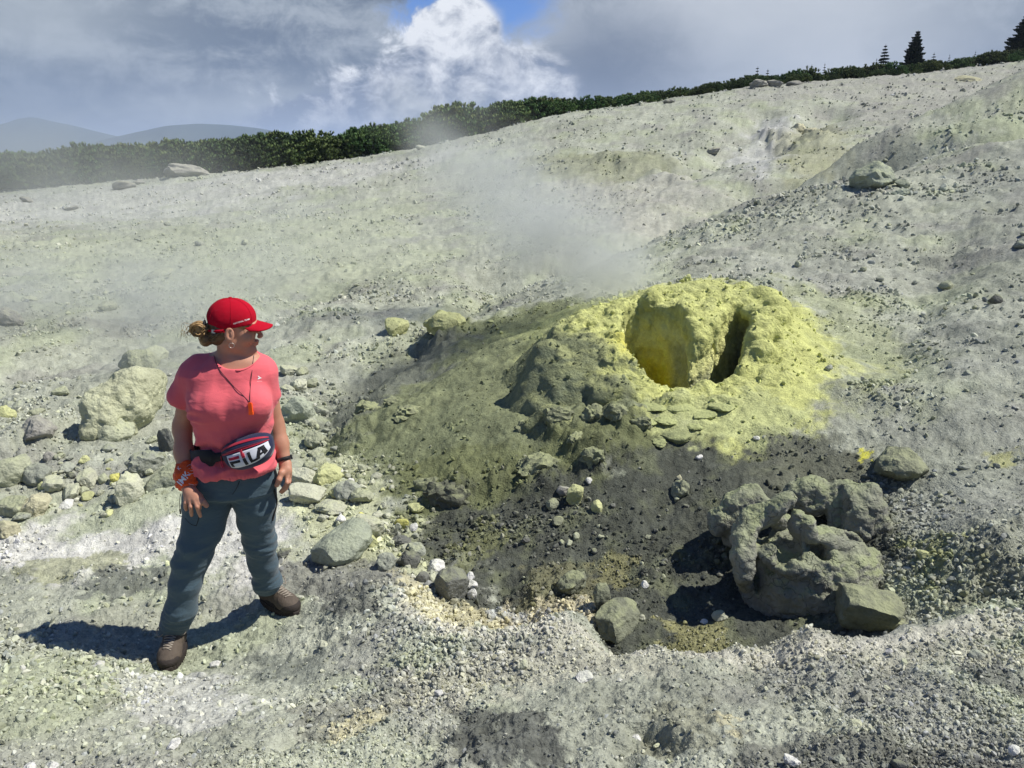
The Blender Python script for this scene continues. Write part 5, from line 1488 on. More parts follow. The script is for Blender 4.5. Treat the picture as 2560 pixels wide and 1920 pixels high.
# ------------------------------------------------------------------ the woman
from mathutils.bvhtree import BVHTree
def fabric(name, col, weave=900, rough=.85, sheen=.15, amt=.12, fold=None, bump=.25):
    m, g = new_mat(name)
    p = gpos(g)
    a, _ = g.noise(p, 14, 3, .5); b, _ = g.noise(p, weave * .5, 2, .6)
    if fold is None: fold = 22
    c, _ = g.noise(g.vm('MULTIPLY', p, (1, 1, 2.2)), fold, 3, .5, .8)
    finish(g, mul3(g, g.vm('ADD', (0, 0, 0), tuple(col)), 1 - amt * .5 + a * amt + (b - .5) * .12), rough, b * .12 + c * .9, bump, .012, .2, sheen=sheen)
    return m
M_SHIRT = fabric('salmon_jersey', (.72, .125, .145), fold=16, bump=.35)
M_TROU = fabric('slate_trousers', (.062, .100, .125), fold=15, bump=.55, rough=.7)
M_CAP = fabric('red_cotton', (.40, .002, .016), fold=10, bump=.08, sheen=0., rough=.95)
M_NAVY = fabric('navy_nylon', (.016, .020, .055), bump=.15, rough=.6)
M_RED = fabric('red_nylon', (.42, .02, .045), bump=.15, rough=.6)
M_WHITE = fabric('white_panel', (.66, .67, .70), bump=.08, amt=.05)
M_BLACK = fabric('black_webbing', (.012, .012, .014), bump=.15, rough=.6)
M_BAND = fabric('orange_bandana', (.78, .10, .018), fold=40, bump=.7)
M_PRINT = mat_plain('white_print', (.82, .80, .78), .6, bump=0.)
M_ORANGE = mat_plain('orange_plastic', (.85, .10, .01), .35, bump=0.)
M_METAL = mat_plain('brushed_metal', (.6, .56, .5), .3, bump=0., metal=.9)
M_BOOT = mat_plain('brown_boot_leather', (.095, .075, .058), .8, 40, .5, .5, 150)
M_BOOTD = mat_plain('dark_boot_rubber', (.035, .028, .024), .8, 40, .5, .5, 120)
M_LACE = mat_plain('boot_lace', (.30, .26, .21), .9, 90, .4)
def mat_skin():
    m, g = new_mat('skin')
    p = gpos(g)
    a, _ = g.noise(p, 18, 4, .6); b, _ = g.noise(p, 260, 3, .6)
    c = g.mix(a, (.40, .185, .115), (.54, .28, .185))
    bs = finish(g, c, .52, b, .12, .003, .35)
    bs.inputs['Subsurface Weight'].default_value = .12
    bs.inputs['Subsurface Radius'].default_value = (.012, .005, .003)
    bs.inputs['Subsurface Scale'].default_value = .6
    return m
M_SKIN = mat_skin()
def mat_hair():
    m, g = new_mat('blond_hair')
    p = gpos(g)
    a, _ = g.noise(g.vm('MULTIPLY', p, (60, 60, 190)), 1.0, 4, .65)
    b = E(g, g.node('ShaderNodeAttribute', attribute_name='Col').outputs['Fac'])
    c = g.mix((a * .8 + b * .9 - .35).sat(), (.045, .022, .010), (.46, .29, .115))
    finish(g, c, .45, a, .5, .004, .4)
    return m
M_HAIR = mat_hair()

sheet = lambda a, b, Y: np.array(W(a, b, Y))
person = obj('person', None, label='woman in red cap, salmon t-shirt and slate trousers looking away to the right', cat='person')
person.location = (0, 0, 0)
def part(name, V, F, mat, parent=person, smooth=True, col=None, label=None):
    return obj(name, mesh_np(name, np.asarray(V), np.asarray(F), mat, smooth, col), parent, label=label)
def bvh(V, F): return BVHTree.FromPolygons([tuple(v) for v in V], [tuple(int(i) for i in f) for f in F])
def surf(bv, a, b, off=0.):
    """point of a surface seen at a sheet position, lifted off it"""
    r = Vector(ray(a, b)).normalized()
    p, n, i, d = bv.ray_cast(Vector((0, 0, 0)), r)
    if p is None: return None
    if n.dot(r) > 0: n = -n
    return np.array(p + n * off)
def tube(pts, r, ns=6, r2=None, closed=False):
    P = np.array(pts, float); n = len(P)
    T = np.gradient(P, axis=0) if not closed else np.roll(P, -1, 0) - np.roll(P, 1, 0)
    T /= np.linalg.norm(T, axis=1)[:, None] + 1e-12
    u = np.cross(T[0], (0.13, .31, .94)); u /= np.linalg.norm(u)
    V = []
    for i in range(n):
        u = u - T[i] * (u @ T[i]); u /= np.linalg.norm(u) + 1e-12; v = np.cross(T[i], u)
        rr_ = r + ((r2 if r2 is not None else r) - r) * i / (n - 1)
        for j in range(ns):
            a = 2 * math.pi * j / ns; V.append(P[i] + rr_ * (math.cos(a) * u + math.sin(a) * v))
    F = []
    for i in range(n if closed else n - 1):
        k = (i + 1) % n
        for j in range(ns): F.append((i * ns + j, i * ns + (j + 1) % ns, k * ns + (j + 1) % ns, k * ns + j))
    return np.array(V), np.array(F)
def join(parts):
    Vs, Fs, o = [], [], 0
    for V, F in parts: Vs.append(V); Fs.append(np.asarray(F) + o); o += len(V)
    return np.concatenate(Vs), np.concatenate(Fs)
def smooth_path(pts, n=24):
    P = np.array(pts, float); t = np.linspace(0, len(P) - 1, n); Q = np.concatenate([[2 * P[0] - P[1]], P, [2 * P[-1] - P[-2]]]); o = []
    for s in t:
        i = min(int(s), len(P) - 2); f = s - i; a, b, c, d = Q[i:i + 4]
        o.append(.5 * ((2 * b) + (-a + c) * f + (2 * a - 5 * b + 4 * c - d) * f * f + (-a + 3 * b - 3 * c + d) * f ** 3))
    return np.array(o)

# boots first: they stand on the ground and fix the ankles
def boot(heel, toe, seed):
    zf = min(max(gz(*heel), gz(*toe), gz(*((np.array(heel) + toe) / 2))) - .008, max(gz(*heel), gz(*toe)))
    h = np.array((*heel, zf)); t = np.array((*toe, zf))
    f = t - h; L = np.linalg.norm(f); f /= L; s = np.array((-f[1], f[0], 0)); up = np.array((0, 0, 1.))
    q = lambda a, b, c: h + f * a + s * b + up * c
    R = [tuple(f), tuple(s), tuple(up)]
    lo = np.minimum(h, t) - .09; hi = np.maximum(h, t) + .09; lo[2] = zf - .01; hi[2] = zf + .20
    root = obj('boot', None, person); root.location = (0, 0, 0)
    v = Vol(lo, hi, .0045)
    v.cap(q(.035, 0, .05), q(.055, 0, .17), .043, .047, k=.02)
    v.ell(q(.04, 0, .045), (.052, .040, .045), k=.02, R=R)
    v.ell(q(L * .5, 0, .050), (.10, .041, .040), k=.03, R=R)
    v.cap(q(L * .35, 0, .085), q(L * .70, 0, .052), .037, .036, k=.03)
    v.ell(q(L - .055, 0, .045), (.062, .048, .036), k=.03, R=R)
    v.add(lambda X, Y, Z: (Z - (zf + .022)), k=0, sub=True)
    V, F = v.mesh(1)
    V = displace(V, F, lambda P: .0022 * fbm3(P[:, 0] * 40, P[:, 1] * 40, P[:, 2] * 40, 3, seed))
    UV, UF = V, F
    obj('boot_upper', mesh_np('boot_upper', V, F, M_BOOT), root)
    v = Vol(lo, hi, .0045)       # toe cap, heel counter and rubber rand
    v.ell(q(L - .045, 0, .040), (.060, .0505, .036), k=.01, R=R)
    v.ell(q(.025, 0, .045), (.045, .043, .050), k=.01, R=R)
    v.ell(q(L * .5, 0, .030), (L * .52, .050, .022), k=.01, R=R)
    v.f[:] = np.maximum(v.f, (v.ax[2][None, None, :] - (zf + .062)))
    V, F = v.mesh(1)
    obj('rubber_rand', mesh_np('rubber_rand', V, F, M_BOOTD), root)
    v = Vol(lo, hi, .0045)
    v.ell(q(L * .5, 0, .012), (L * .58, .053, .3), k=0, R=R)
    v.f[:] = np.maximum(np.maximum(v.f, v.ax[2][None, None, :] - (zf + .026)), (zf - .006) - v.ax[2][None, None, :])
    v.f[:] += (.003 * np.sin((v.ax[0][:, None, None] * f[0] + v.ax[1][None, :, None] * f[1]) * 420)).astype(np.float32)
    V, F = v.mesh(0)
    obj('sole', mesh_np('sole', V, F, M_BOOTD), root)
    UB = bvh(UV, UF)
    def top(a, b_):
        p, n_, i_, d_ = UB.ray_cast(Vector(q(a, b_, .30)), Vector((0, 0, -1)))
        return np.array(p) + up * .0025 if p is not None else q(a, b_, .09)
    ls = []
    for i in range(7):
        a = L * (.42 + .062 * i); w_ = .027 - .0015 * i
        ls.append(tube(smooth_path([top(a, -w_), top(a + .004, -w_ * .4), top(a + .004, w_ * .4), top(a, w_)], 10), .0030, 5))
        ls.append(tube(smooth_path([top(a, -w_), top(a + L * .031, 0), top(a + L * .062, w_)], 8), .0026, 5))
    for sg in (-1, 1):
        ls.append(tube(smooth_path([q(L * .40, 0, .128), q(L * .40 + .01, sg * .03, .15), q(L * .36, sg * .062, .13), q(L * .45, sg * .055, .10), q(L * .42, sg * .02, .122)], 16), .0026, 5))
    V, F = join(ls)
    obj('bootlace', mesh_np('bootlace', V, F, M_LACE), root)
    return q(.045, 0, .125), zf
aL, zL = boot(sheet(386, 1376, 3.15)[:2], sheet(360, 1440, 2.92)[:2], 1)
aR, zR = boot(sheet(572, 1297, 3.46)[:2], sheet(640, 1328, 3.31)[:2], 2)

# torso sections: (sheet x, sheet y, half width m, half depth m, shift towards viewer m)
SEC = [(505,768,.070,.065,-.01),(502,778,.110,.080,-.01),(496,790,.160,.092,-.005),(494,805,.182,.100,0),(498,830,.168,.106,.008),(501,860,.163,.118,.02),(503,885,.160,.122,.02),
       (507,915,.145,.110,.012),(507,940,.137,.105,.01),(507,965,.148,.110,.008),(505,990,.169,.121,.008),(502,1015,.185,.130,.005),(500,1040,.192,.132,0)]
_sz = np.array([sheet(a, b, 3.15)[2] for a, b, *_ in SEC]); _sx = np.array([sheet(a, b, 3.15)[0] for a, b, *_ in SEC])
_sa = np.array([s_[2] for s_ in SEC]); _sb = np.array([s_[3] for s_ in SEC]); _sh = np.array([s_[4] for s_ in SEC])
_o = np.argsort(_sz)
YAW = math.radians(8)
def torso(grow, zlo, zhi, wave=0., extra=None):
    def fn(X, Y, Z):
        z = Z.ravel()
        cx = np.interp(z, _sz[_o], _sx[_o]); a = np.interp(z, _sz[_o], _sa[_o]) + grow; b = np.interp(z, _sz[_o], _sb[_o]) + grow; sh = np.interp(z, _sz[_o], _sh[_o])
        if extra is not None: e = extra(z); a = a + e; b = b + e
        cx, a, b, sh = [q.reshape(1, 1, -1) for q in (cx, a, b, sh)]
        x = X - cx; y = Y - (3.15 - sh)
        xr = x * math.cos(YAW) + y * math.sin(YAW); yr = -x * math.sin(YAW) + y * math.cos(YAW)
        q = (np.abs(xr / a) ** 2.3 + np.abs(yr / b) ** 2.3) ** (1 / 2.3)
        d = (q - 1) * np.minimum(a, b)
        return np.maximum(d, np.maximum(zlo - Z, Z - zhi))
    return fn
zt = lambda yy: sheet(500, yy, 3.15)[2]
# joints
SHR, ELR, WRR = sheet(419, 808, 3.15), sheet(392, 930, 3.17), sheet(404, 1042, 3.03)      # her right arm (left in view)
SHL, ELL_, WRL = sheet(568, 806, 3.18), sheet(597, 926, 3.22), sheet(616, 1000, 3.17)
HC = sheet(505, 708, 3.15)
fF = np.array((math.cos(math.radians(14)), math.sin(math.radians(14)), -.10)); fF /= np.linalg.norm(fF)
fS = np.cross((0, 0, 1), fF); fS /= np.linalg.norm(fS); fU = np.cross(fF, fS)
Hd = lambda a, b, c: HC + fF * a + fS * b + fU * c
HR = [tuple(fF), tuple(fS), tuple(fU)]
def build_body():
    lo = (-1.60, 2.93, sheet(500, 1070, 3.0)[2]); hi = (-.88, 3.36, HC[2] + .13)
    v = Vol(lo, hi, .0046)
    v.add(torso(-.012, zt(1060), zt(770)), lo, (hi[0], hi[1], zt(760)))
    for s_, e_, w_ in ((SHR, ELR, WRR), (SHL, ELL_, WRL)):
        big = 1.0 if s_ is SHR else .93
        v.cap(s_, e_, .048 * big, .038 * big, k=.03)
        v.cap(e_ * .9 + s_ * .1, e_ * .55 + w_ * .45, .039 * big, .037 * big, k=.02)
        v.cap(e_ * .6 + w_ * .4, w_, .039 * big, .027 * big, k=.02)
    nb = sheet(505, 782, 3.17)
    v.cap(nb, Hd(-.022, 0, -.055), .058, .049, k=.03)
    v.cap(sheet(455, 786, 3.17), sheet(550, 786, 3.17), .045, .045, k=.05)
    e = lambda c, r, k=.012, sub=False: v.ell(Hd(*c), r, k=k, sub=sub, R=HR)
    e((-.012, 0, .030), (.088, .073, .080), .02)
    e((.028, 0, -.018), (.060, .058, .080), .03)
    v.cap(Hd(.0, 0, -.055), Hd(.060, 0, -.086), .046, .027, k=.02)
    for s_ in (-1, 1):
        v.cap(Hd(-.012, s_ * .044, -.045), Hd(.052, s_ * .018, -.092), .022, .016, k=.025)
        e((.050, s_ * .036, -.030), (.032, .028, .030), .02)
        e((.088, s_ * .030, .006), (.012, .016, .010), .012, True)
        e((.076, s_ * .029, .006), (.014, .014, .011), .005)
        e((.102, s_ * .010, -.033), (.009, .007, .007), .005)
    e((.072, 0, -.094), (.018, .020, .015), .015)
    e((.078, 0, .026), (.018, .046, .014), .015)
    v.cap(Hd(.086, 0, .008), Hd(.110, 0, -.028), .0065, .0095, k=.010)
    e((.090, 0, -.053), (.013, .022, .0065), .006); e((.087, 0, -.065), (.013, .019, .0075), .006)
    v.cap(Hd(.104, -.02, -.0585), Hd(.104, .02, -.0585), .0018, .0018, k=.004, sub=True)
    # ear on the near side
    for s_ in (-1,):
        e((-.010, s_ * .080, -.013), (.020, .010, .032), .004)
        e((-.006, s_ * .088, -.008), (.011, .009, .020), .004, True)
        e((-.003, s_ * .083, -.012), (.004, .005, .012), .003)
        e((-.004, s_ * .079, -.040), (.009, .006, .010), .004)
    V, F = v.mesh(1)
    bodies = [(V, F)]
    # hips and legs inside the trousers
    v = Vol((-1.62, 2.95, -2.16), (-.95, 3.45, zt(1020)), .014)
    v.add(torso(-.035, zt(1060), zt(1010)))
    kL = sheet(410, 1200, 3.07); kR = sheet(562, 1170, 3.25)
    for hp, kn, an in ((sheet(450, 1050, 3.14), kL, aL), (sheet(552, 1050, 3.16), kR, aR)):
        v.cap(hp, kn, .075, .05, k=.04); v.cap(kn, an, .055, .036, k=.03)
    bodies.append(v.mesh(1))
    # hands
    def hand(w, pts, palm, thumb, kn):
        """w wrist, palm (a, b) thick slab from wrist to knuckles, each finger a chain of three joints"""
        allp = [w, palm[1]] + [p for f_ in pts for p in f_] + list(thumb)
        A = np.array(allp); v = Vol(A.min(0) - .035, A.max(0) + .035, .0029)
        v.cap(w + (w - palm[0]) * .6, w, .0265, .0265, k=.01)
        v.cap(w, palm[0], .027, .029, k=.015, flat=(kn, .72))
        for f_ in pts:
            v.cap(palm[0], f_[0], .022, .013, k=.012, flat=(kn, .75))
        for f_ in pts:
            r = .0098
            for p, q in zip(f_[:-1], f_[1:]): v.cap(p, q, r, r - .0010, k=.004); r -= .0008
        v.cap(palm[0], thumb[0], .019, .0155, k=.015)
        r = .0118
        for p, q in zip(thumb[:-1], thumb[1:]): v.cap(p, q, r + .001, r, k=.006); r -= .0012
        V, F = v.mesh(1)
        bodies.append((V, F))
        return v
    S = sheet
    hand(S(406, 1050, 3.02), [
        [S(403,1077,2.97), S(401,1087,2.96), S(401,1096,2.965), S(402,1101,2.975)],
        [S(411,1081,2.96), S(412,1095,2.945), S(413,1106,2.955), S(414,1113,2.97)],
        [S(421,1081,2.955), S(426,1095,2.94), S(430,1107,2.95), S(433,1115,2.965)],
        [S(428,1077,2.96), S(431,1088,2.95), S(431,1097,2.96), S(430,1104,2.975)]],
        (S(411, 1064, 2.99), S(415, 1082, 2.96)), [S(430,1072,2.98), S(438,1083,2.965), S(446,1092,2.965)], (0.1, -.9, .35))
    hand(S(616, 1004, 3.165), [
        [S(620,1030,3.13), S(620,1043,3.11), S(613,1055,3.11), S(606,1062,3.12)],
        [S(624,1028,3.15), S(624,1042,3.13), S(617,1056,3.13), S(609,1064,3.14)],
        [S(625,1026,3.17), S(625,1039,3.155), S(619,1052,3.15), S(612,1060,3.15)],
        [S(624,1024,3.19), S(624,1034,3.18), S(618,1046,3.17), S(612,1054,3.17)]],
        (S(617, 1016, 3.15), S(622, 1030, 3.14)), [S(608,1022,3.12), S(603,1036,3.10), S(598,1048,3.10)], (-.35, -.9, .1))
    V, F = join(bodies)
    o = part('body', V, F, M_SKIN)
    return V, F
bodyV, bodyF = build_body()
BODY = bvh(bodyV, bodyF)
for (a, b), off in (((446, 1090), .0), ((600, 1046), .0)):
    pass
# shirt
def build_shirt():
    lo = (-1.66, 2.93, zt(1035)); hi = (-.90, 3.40, zt(755))
    v = Vol(lo, hi, .0052)
    ex = lambda z: np.interp(z, [zt(1000), zt(980), zt(962), zt(948), zt(930), zt(912), zt(890), zt(800)], [.016, .008, -.004, -.012, .004, .014, .008, .0])
    v.add(torso(.004, zt(1024) + .052, zt(768), extra=ex), k=.02)
    e = lambda c, r, k=.04: v.ell(c, r, k=k)
    e(sheet(463, 878, 3.055), (.080, .068, .072), .05); e(sheet(545, 876, 3.055), (.078, .068, .072), .05)
    v.cap(sheet(434, 797, 3.16), SHR, .053, .053, k=.04); v.cap(SHR, sheet(392, 858, 3.155), .053, .060, k=.03)
    v.cap(sheet(553, 796, 3.18), SHL, .050, .050, k=.04); v.cap(SHL, sheet(581, 852, 3.20), .049, .050, k=.03)
    v.cap(sheet(468, 784, 3.18), sheet(436, 794, 3.17), .038, .050, k=.05); v.cap(sheet(542, 782, 3.18), sheet(556, 792, 3.18), .038, .045, k=.05)
    # cut the sleeves off above the elbow
    for s_, e_, xlim in ((SHR, sheet(389, 872, 3.155), ('<', sheet(419, 880, 3.1)[0])), (SHL, sheet(592, 862, 3.20), ('>', sheet(584, 860, 3.1)[0]))):
        d = (e_ - s_) / np.linalg.norm(e_ - s_)
        def cut(X, Y, Z, d=d, e_=e_, xl=xlim):
            c = -((X - e_[0]) * d[0] + (Y - e_[1]) * d[1] + (Z - e_[2]) * d[2])
            g_ = (X - xl[1]) if xl[0] == '<' else (xl[1] - X)
            return np.maximum(c, g_ + 0 * c)
        v.add(cut, k=0, sub=True)
    # neckline
    v.ell(sheet(511, 766, 3.125), (.090, .088, .060), k=.004, sub=True)
    V, F = v.mesh(1)
    top = zt(880)
    def folds(P):
        x, y, z = P.T
        low = sstep(zt(900) - z, 0, .1)
        r1 = 1 - np.abs(perlin3(x * 7 + z * 3, y * 5, z * 16 - x * 6, 3)) * 2.2          # slanting pulls towards the belt
        r2 = 1 - np.abs(perlin3(x * 20, y * 9, z * 6, 4)) * 2.2
        arm = np.exp(-(((x - sheet(425, 860, 3.1)[0]) / .05) ** 2 + ((z - zt(875)) / .06) ** 2))
        return .017 * r1 * low + .008 * r2 * (.25 + low) + .010 * arm * (1 - np.abs(perlin3(x * 9, y * 3, z * 26, 6)) * 2.2) + .008 * np.exp(-((z - zt(935)) / .045) ** 2) * (1 - np.abs(perlin3(x * 24, y * 12, z * 4, 11)) * 2.2) + .003 * fbm3(x * 9, y * 9, z * 9, 2, 8)
    V = displace(V, F, folds)
    part('t_shirt', V, F, M_SHIRT)
    return bvh(V, F)
SHIRT = build_shirt()
P = [surf(SHIRT, a, b, .0006) for a, b in ((466,773),(472,781),(482,790),(495,797),(510,800.5),(525,799),(538,794),(548,787))]
V, F = tube(smooth_path([p for p in P if p is not None], 30), .0026, 6)
part('collar', V, F, M_SHIRT)
# trousers
def build_trousers():
    v = Vol((-1.64, 2.88, -2.16), (-.92, 3.50, zt(1000)), .0062)
    v.add(torso(-.004, zt(1056), zt(1005)), (-1.64, 2.88, zt(1075)), (-.92, 3.5, zt(1000)), k=.03)
    dL = np.array((0, 0, 1.))
    hemL = aL + (sheet(410, 1200, 3.07) - aL) * .0 + np.array((-.012, .01, -.035)); hemR = aR + np.array((-.008, -.01, -.03))
    legs = [
      [(sheet(452,1042,3.15), .101), (sheet(447,1090,3.13), .098), (sheet(439,1135,3.11), .088), (sheet(424,1180,3.08), .076), (sheet(411,1215,3.07), .069), (sheet(401,1260,3.06), .066), (sheet(390,1315,3.055), .063), (hemL, .066)],
      [(sheet(548,1040,3.16), .098), (sheet(551,1085,3.17), .089), (sheet(553,1120,3.19), .080), (sheet(561,1170,3.23), .069), (sheet(568,1215,3.27), .065), (sheet(577,1255,3.31), .061), (hemR, .060)]]
    for L in legs:
        for (p, r), (q, r2) in zip(L[:-1], L[1:]): v.cap(p, q, r, r2, k=.022)
    v.ell(sheet(500, 1050, 3.15), (.09, .11, .05), k=.03)
    for hm, r in ((hemL, .12), (hemR, .12)):
        c = hm + np.array((0, 0, -.012 - .12))
        v.add(lambda X, Y, Z, c=c: np.maximum(np.maximum(np.abs(X - c[0]), np.abs(Y - c[1])) - .13, np.abs(Z - c[2]) - .12), c - .16, c + .16, k=0, sub=True)
    V, F = v.mesh(1)
    def folds(P):
        x, y, z = P.T
        right = x > sheet(508, 1150, 3.15)[0]
        kz = np.where(right, sheet(561, 1175, 3.23)[2], sheet(415, 1205, 3.07)[2])
        az = np.where(right, sheet(577, 1262, 3.31)[2], sheet(388, 1335, 3.05)[2])
        k1 = np.exp(-((z - kz) / .085) ** 2); k2 = np.exp(-((z - az) / .065) ** 2); k3 = np.exp(-((z - zt(1060)) / .06) ** 2)
        sl = np.where(right, 1, -1)
        f1 = 1 - np.abs(perlin3(x * 6, y * 5, z * 24 + sl * x * 9, 5)) * 2.4
        f2 = 1 - np.abs(perlin3(x * 9, y * 6, z * 34 - sl * x * 10, 6)) * 2.4
        f3 = 1 - np.abs(perlin3(x * 12, y * 5, z * 8, 7)) * 2.4
        return .0075 * k1 * f1 + .008 * k2 * f2 + .004 * k3 * f1 + .0028 * f3 + .003 * fbm3(x * 8, y * 8, z * 8, 2, 9)
    V = displace(V, F, folds)
    t_ = part('trousers', V, F, M_TROU)
    B = bvh(V, F)
    def seam(name, pts, r, mat, off=.001):
        P = [surf(B, a, b, off) for a, b in pts]; P = [p for p in P if p is not None]
        V, F = tube(smooth_path(P, 20), r, 5); obj(name, mesh_np(name, V, F, mat), t_)
    seam('side_pocket', [(592,1058),(597,1080),(594,1100),(588,1124)], .0055, M_BLACK)
    seam('pocket_seam', [(400,1120),(412,1132),(424,1136)], .0016, M_BLACK, 0)
    seam('pocket_seam', [(424,1136),(429,1120),(432,1100)], .0016, M_BLACK, 0)
    seam('fly_seam', [(519,1022),(517,1040),(509,1058),(502,1068)], .0014, M_BLACK, 0)
    P = smooth_path([sheet(391,1066,3.0), sheet(388,1080,2.99), sheet(388.5,1100,2.985)], 10)
    V, F = tube(P, .0013, 5); V2, F2 = tube([P[-1], P[-1] - np.array((0, 0, .022))], .0032, 6)
    V, F = join([(V, F), (V2, F2)]); obj('drawcord', mesh_np('drawcord', V, F, M_BLACK), t_)
    return B
TROU = build_trousers()

# cap
def build_cap():
    lo = HC - np.array((.16, .16, .10)); hi = HC + np.array((.23, .16, .19))
    v = Vol(lo, hi, .0033)
    def loc(X, Y, Z):
        x, y, z = X - HC[0], Y - HC[1], Z - HC[2]
        return (x * fF[0] + y * fF[1] + z * fF[2], x * fS[0] + y * fS[1] + z * fS[2], x * fU[0] + y * fU[1] + z * fU[2])
    v.ell(Hd(-.014, 0, .034), (.093, .082, .091), R=HR, k=0)
    v.ell(Hd(.026, 0, .048), (.060, .068, .062), R=HR, k=.03)
    def rim(X, Y, Z):
        f, s, u = loc(X, Y, Z)
        return u - (.014 + .17 * f)
    v.add(rim, k=0, sub=True)
    sub = Vol(lo, hi, .0033); sub.ell(Hd(-.014, 0, .030), (.088, .077, .086), R=HR, k=0); sub.ell(Hd(.026, 0, .044), (.054, .062, .056), R=HR, k=.03)
    v.f[:] = np.maximum(v.f, -sub.f)
    # arched gap above the strap at the back
    v.ell(Hd(-.108, 0, .004), (.035, .040, .030), R=HR, k=.004, sub=True)
    V, F = v.mesh(1)
    V = displace(V, F, lambda P: .0012 * fbm3(P[:, 0] * 25, P[:, 1] * 25, P[:, 2] * 25, 2, 3))
    c_ = obj('cap', mesh_np('cap', V, F, M_CAP), person)
    B = bvh(V, F)
    # peak
    nu, nv = 25, 12; pts = []
    for i in range(nu):
        s = -1 + 2 * i / (nu - 1)
        for j in range(nv):
            t = j / (nv - 1)
            fr = .050 + .034 * math.sqrt(max(0, 1 - s * s)); fo = .068 + .088 * max(0, 1 - abs(s) ** 2.4) ** .55
            f = fr + (fo - fr) * t
            u = .038 - .008 * t - .13 * (f - .08) - .024 * s * s
            pts.append(Hd(f, s * .072, u))
    P = np.array(pts); n = len(P); V = np.concatenate([P, P - fU * .0045]); g_ = grid_faces(nu, nv)
    rimI = [i * nv for i in range(nu)] + [(nu - 1) * nv + j for j in range(1, nv)] + [i * nv + nv - 1 for i in range(nu - 2, -1, -1)] + [j for j in range(nv - 2, 0, -1)]
    F = list(map(tuple, g_)) + [tuple(x + n for x in q[::-1]) for q in g_] + [(rimI[i], rimI[i - 1], rimI[i - 1] + n, rimI[i] + n) for i in range(len(rimI))]
    obj('peak', mesh_np('peak', V, np.array(F), M_CAP), c_)
    V, F = ICO[2]; obj('button', mesh_np('button', Hd(-.014, 0, .1265) + V * np.array((.008, .008, .004)), F, M_CAP), c_)
    # seams, strap and buckle
    def on(f, s, u, off=.0008):
        o_ = Vector(Hd(f, s * 3, u + .0)); c0 = Vector(Hd(-.014, 0, .034))
        return None
    def ring(th0):
        r = []
        for k in range(22):
            a = .05 + 1.45 * k / 21
            d = np.array((math.sin(a) * math.cos(th0), math.sin(a) * math.sin(th0), math.cos(a)))
            o_ = Hd(-.014, 0, .034) + (fF * d[0] + fS * d[1] + fU * d[2]) * .3; dd = Vector(Hd(-.014, 0, .034) - o_).normalized()
            p, nn, i_, ds = B.ray_cast(Vector(o_), dd)
            if p is None or (p - Vector(Hd(-.014, 0, .034))).length < .07: break
            r.append(np.array(p - dd * .0004))
        return r
    for th0 in (-2.55, -1.45, -.5, 3.1, .5, 1.5):
        r = ring(th0)
        if len(r) > 4: V, F = tube(r, .0012, 5); obj('seam', mesh_np('seam', V, F, M_CAP), c_)
    st = [Hd(-.030, -.0835, .004), Hd(-.058, -.074, -.001), Hd(-.082, -.050, -.005), Hd(-.094, -.033, -.008), Hd(-.100, -.015, -.010), Hd(-.100, .01, -.010), Hd(-.094, .035, -.008)]
    V, F = tube(smooth_path(st, 20), .0062, 8); obj('strap', mesh_np('strap', V, F, M_CAP), c_)
    b_ = Hd(-.072, -.066, -.004)
    V, F = ICO[1]; V = np.array([(x, y, z) for x in (-1, 1) for y in (-1, 1) for z in (-1, 1)], float) * (.0085, .0025, .0075)
    V = np.array([b_ + fF * (x * .85 + y * -.5) + fS * (x * -.5 - y * .85) + fU * z for x, y, z in V])
    obj('buckle', mesh_np('buckle', V, np.array([(0, 1, 3, 2), (4, 6, 7, 5), (0, 4, 5, 1), (2, 3, 7, 6), (0, 2, 6, 4), (1, 5, 7, 3)]), M_METAL, False), c_)
    return c_, B
CAPO, CAPB = build_cap()
def flat_text(txt, size, shear=0., bold=0.):
    """letters as a flat mesh, 1 unit = sheet pixels"""
    cu_ = bpy.data.curves.new('txt', 'FONT'); cu_.body = txt; cu_.size = size; cu_.align_x = 'CENTER'; cu_.align_y = 'CENTER'; cu_.shear = shear; cu_.offset = bold; cu_.resolution_u = 3
    ob = bpy.data.objects.new('txt', cu_); COL.objects.link(ob)
    dg = bpy.context.evaluated_depsgraph_get(); me = ob.evaluated_get(dg).to_mesh()
    bm = bmesh.new(); bm.from_mesh(me); bmesh.ops.triangulate(bm, faces=bm.faces); bmesh.ops.subdivide_edges(bm, edges=[e for e in bm.edges if e.calc_length() > size * .3], cuts=1, use_grid_fill=False); bmesh.ops.triangulate(bm, faces=bm.faces)
    V = np.array([v.co[:] for v in bm.verts]); F = np.array([[v.index for v in f.verts] for f in bm.faces]); bm.free()
    ob.evaluated_get(dg).to_mesh_clear(); bpy.data.objects.remove(ob); bpy.data.curves.remove(cu_)
    return V[:, :2], F
def decal(name, V2, F, B, cx, cy, ang, mat, parent, off=.0012):
    ca, sa = math.cos(ang), math.sin(ang); P = []
    for x, y in V2:
        q = surf(B, cx + x * ca - y * sa, cy - (x * sa + y * ca), off)
        if q is None: q = P[-1] if P else sheet(cx, cy, 3.1)
        P.append(q)
    return obj(name, mesh_np(name, np.array(P), F, mat, False), parent)
V2, F2 = flat_text('NATIONAL TEAM', 4.6, 0, .08)
decal('lettering', V2, F2, CAPB, 521.5, 694.5, math.radians(17), M_PRINT, CAPO)
V2, F2 = np.array([(-3, 4), (4, 0.6), (-3, -2.6), (-1.6, .8), (-2.2, 2.2), (1.2, .8)]), np.array([(0, 5, 1), (0, 4, 5), (1, 3, 2), (1, 5, 3)])
sh_ = next(c for c in person.children if c.name.startswith('t_shirt'))
decal('chest_logo', V2 * 1.25, F2, SHIRT, 560, 817, math.radians(-6), M_PRINT, sh_, .0015)
V2, F2 = flat_text('~~~~~~', 3.2, 0, .05)
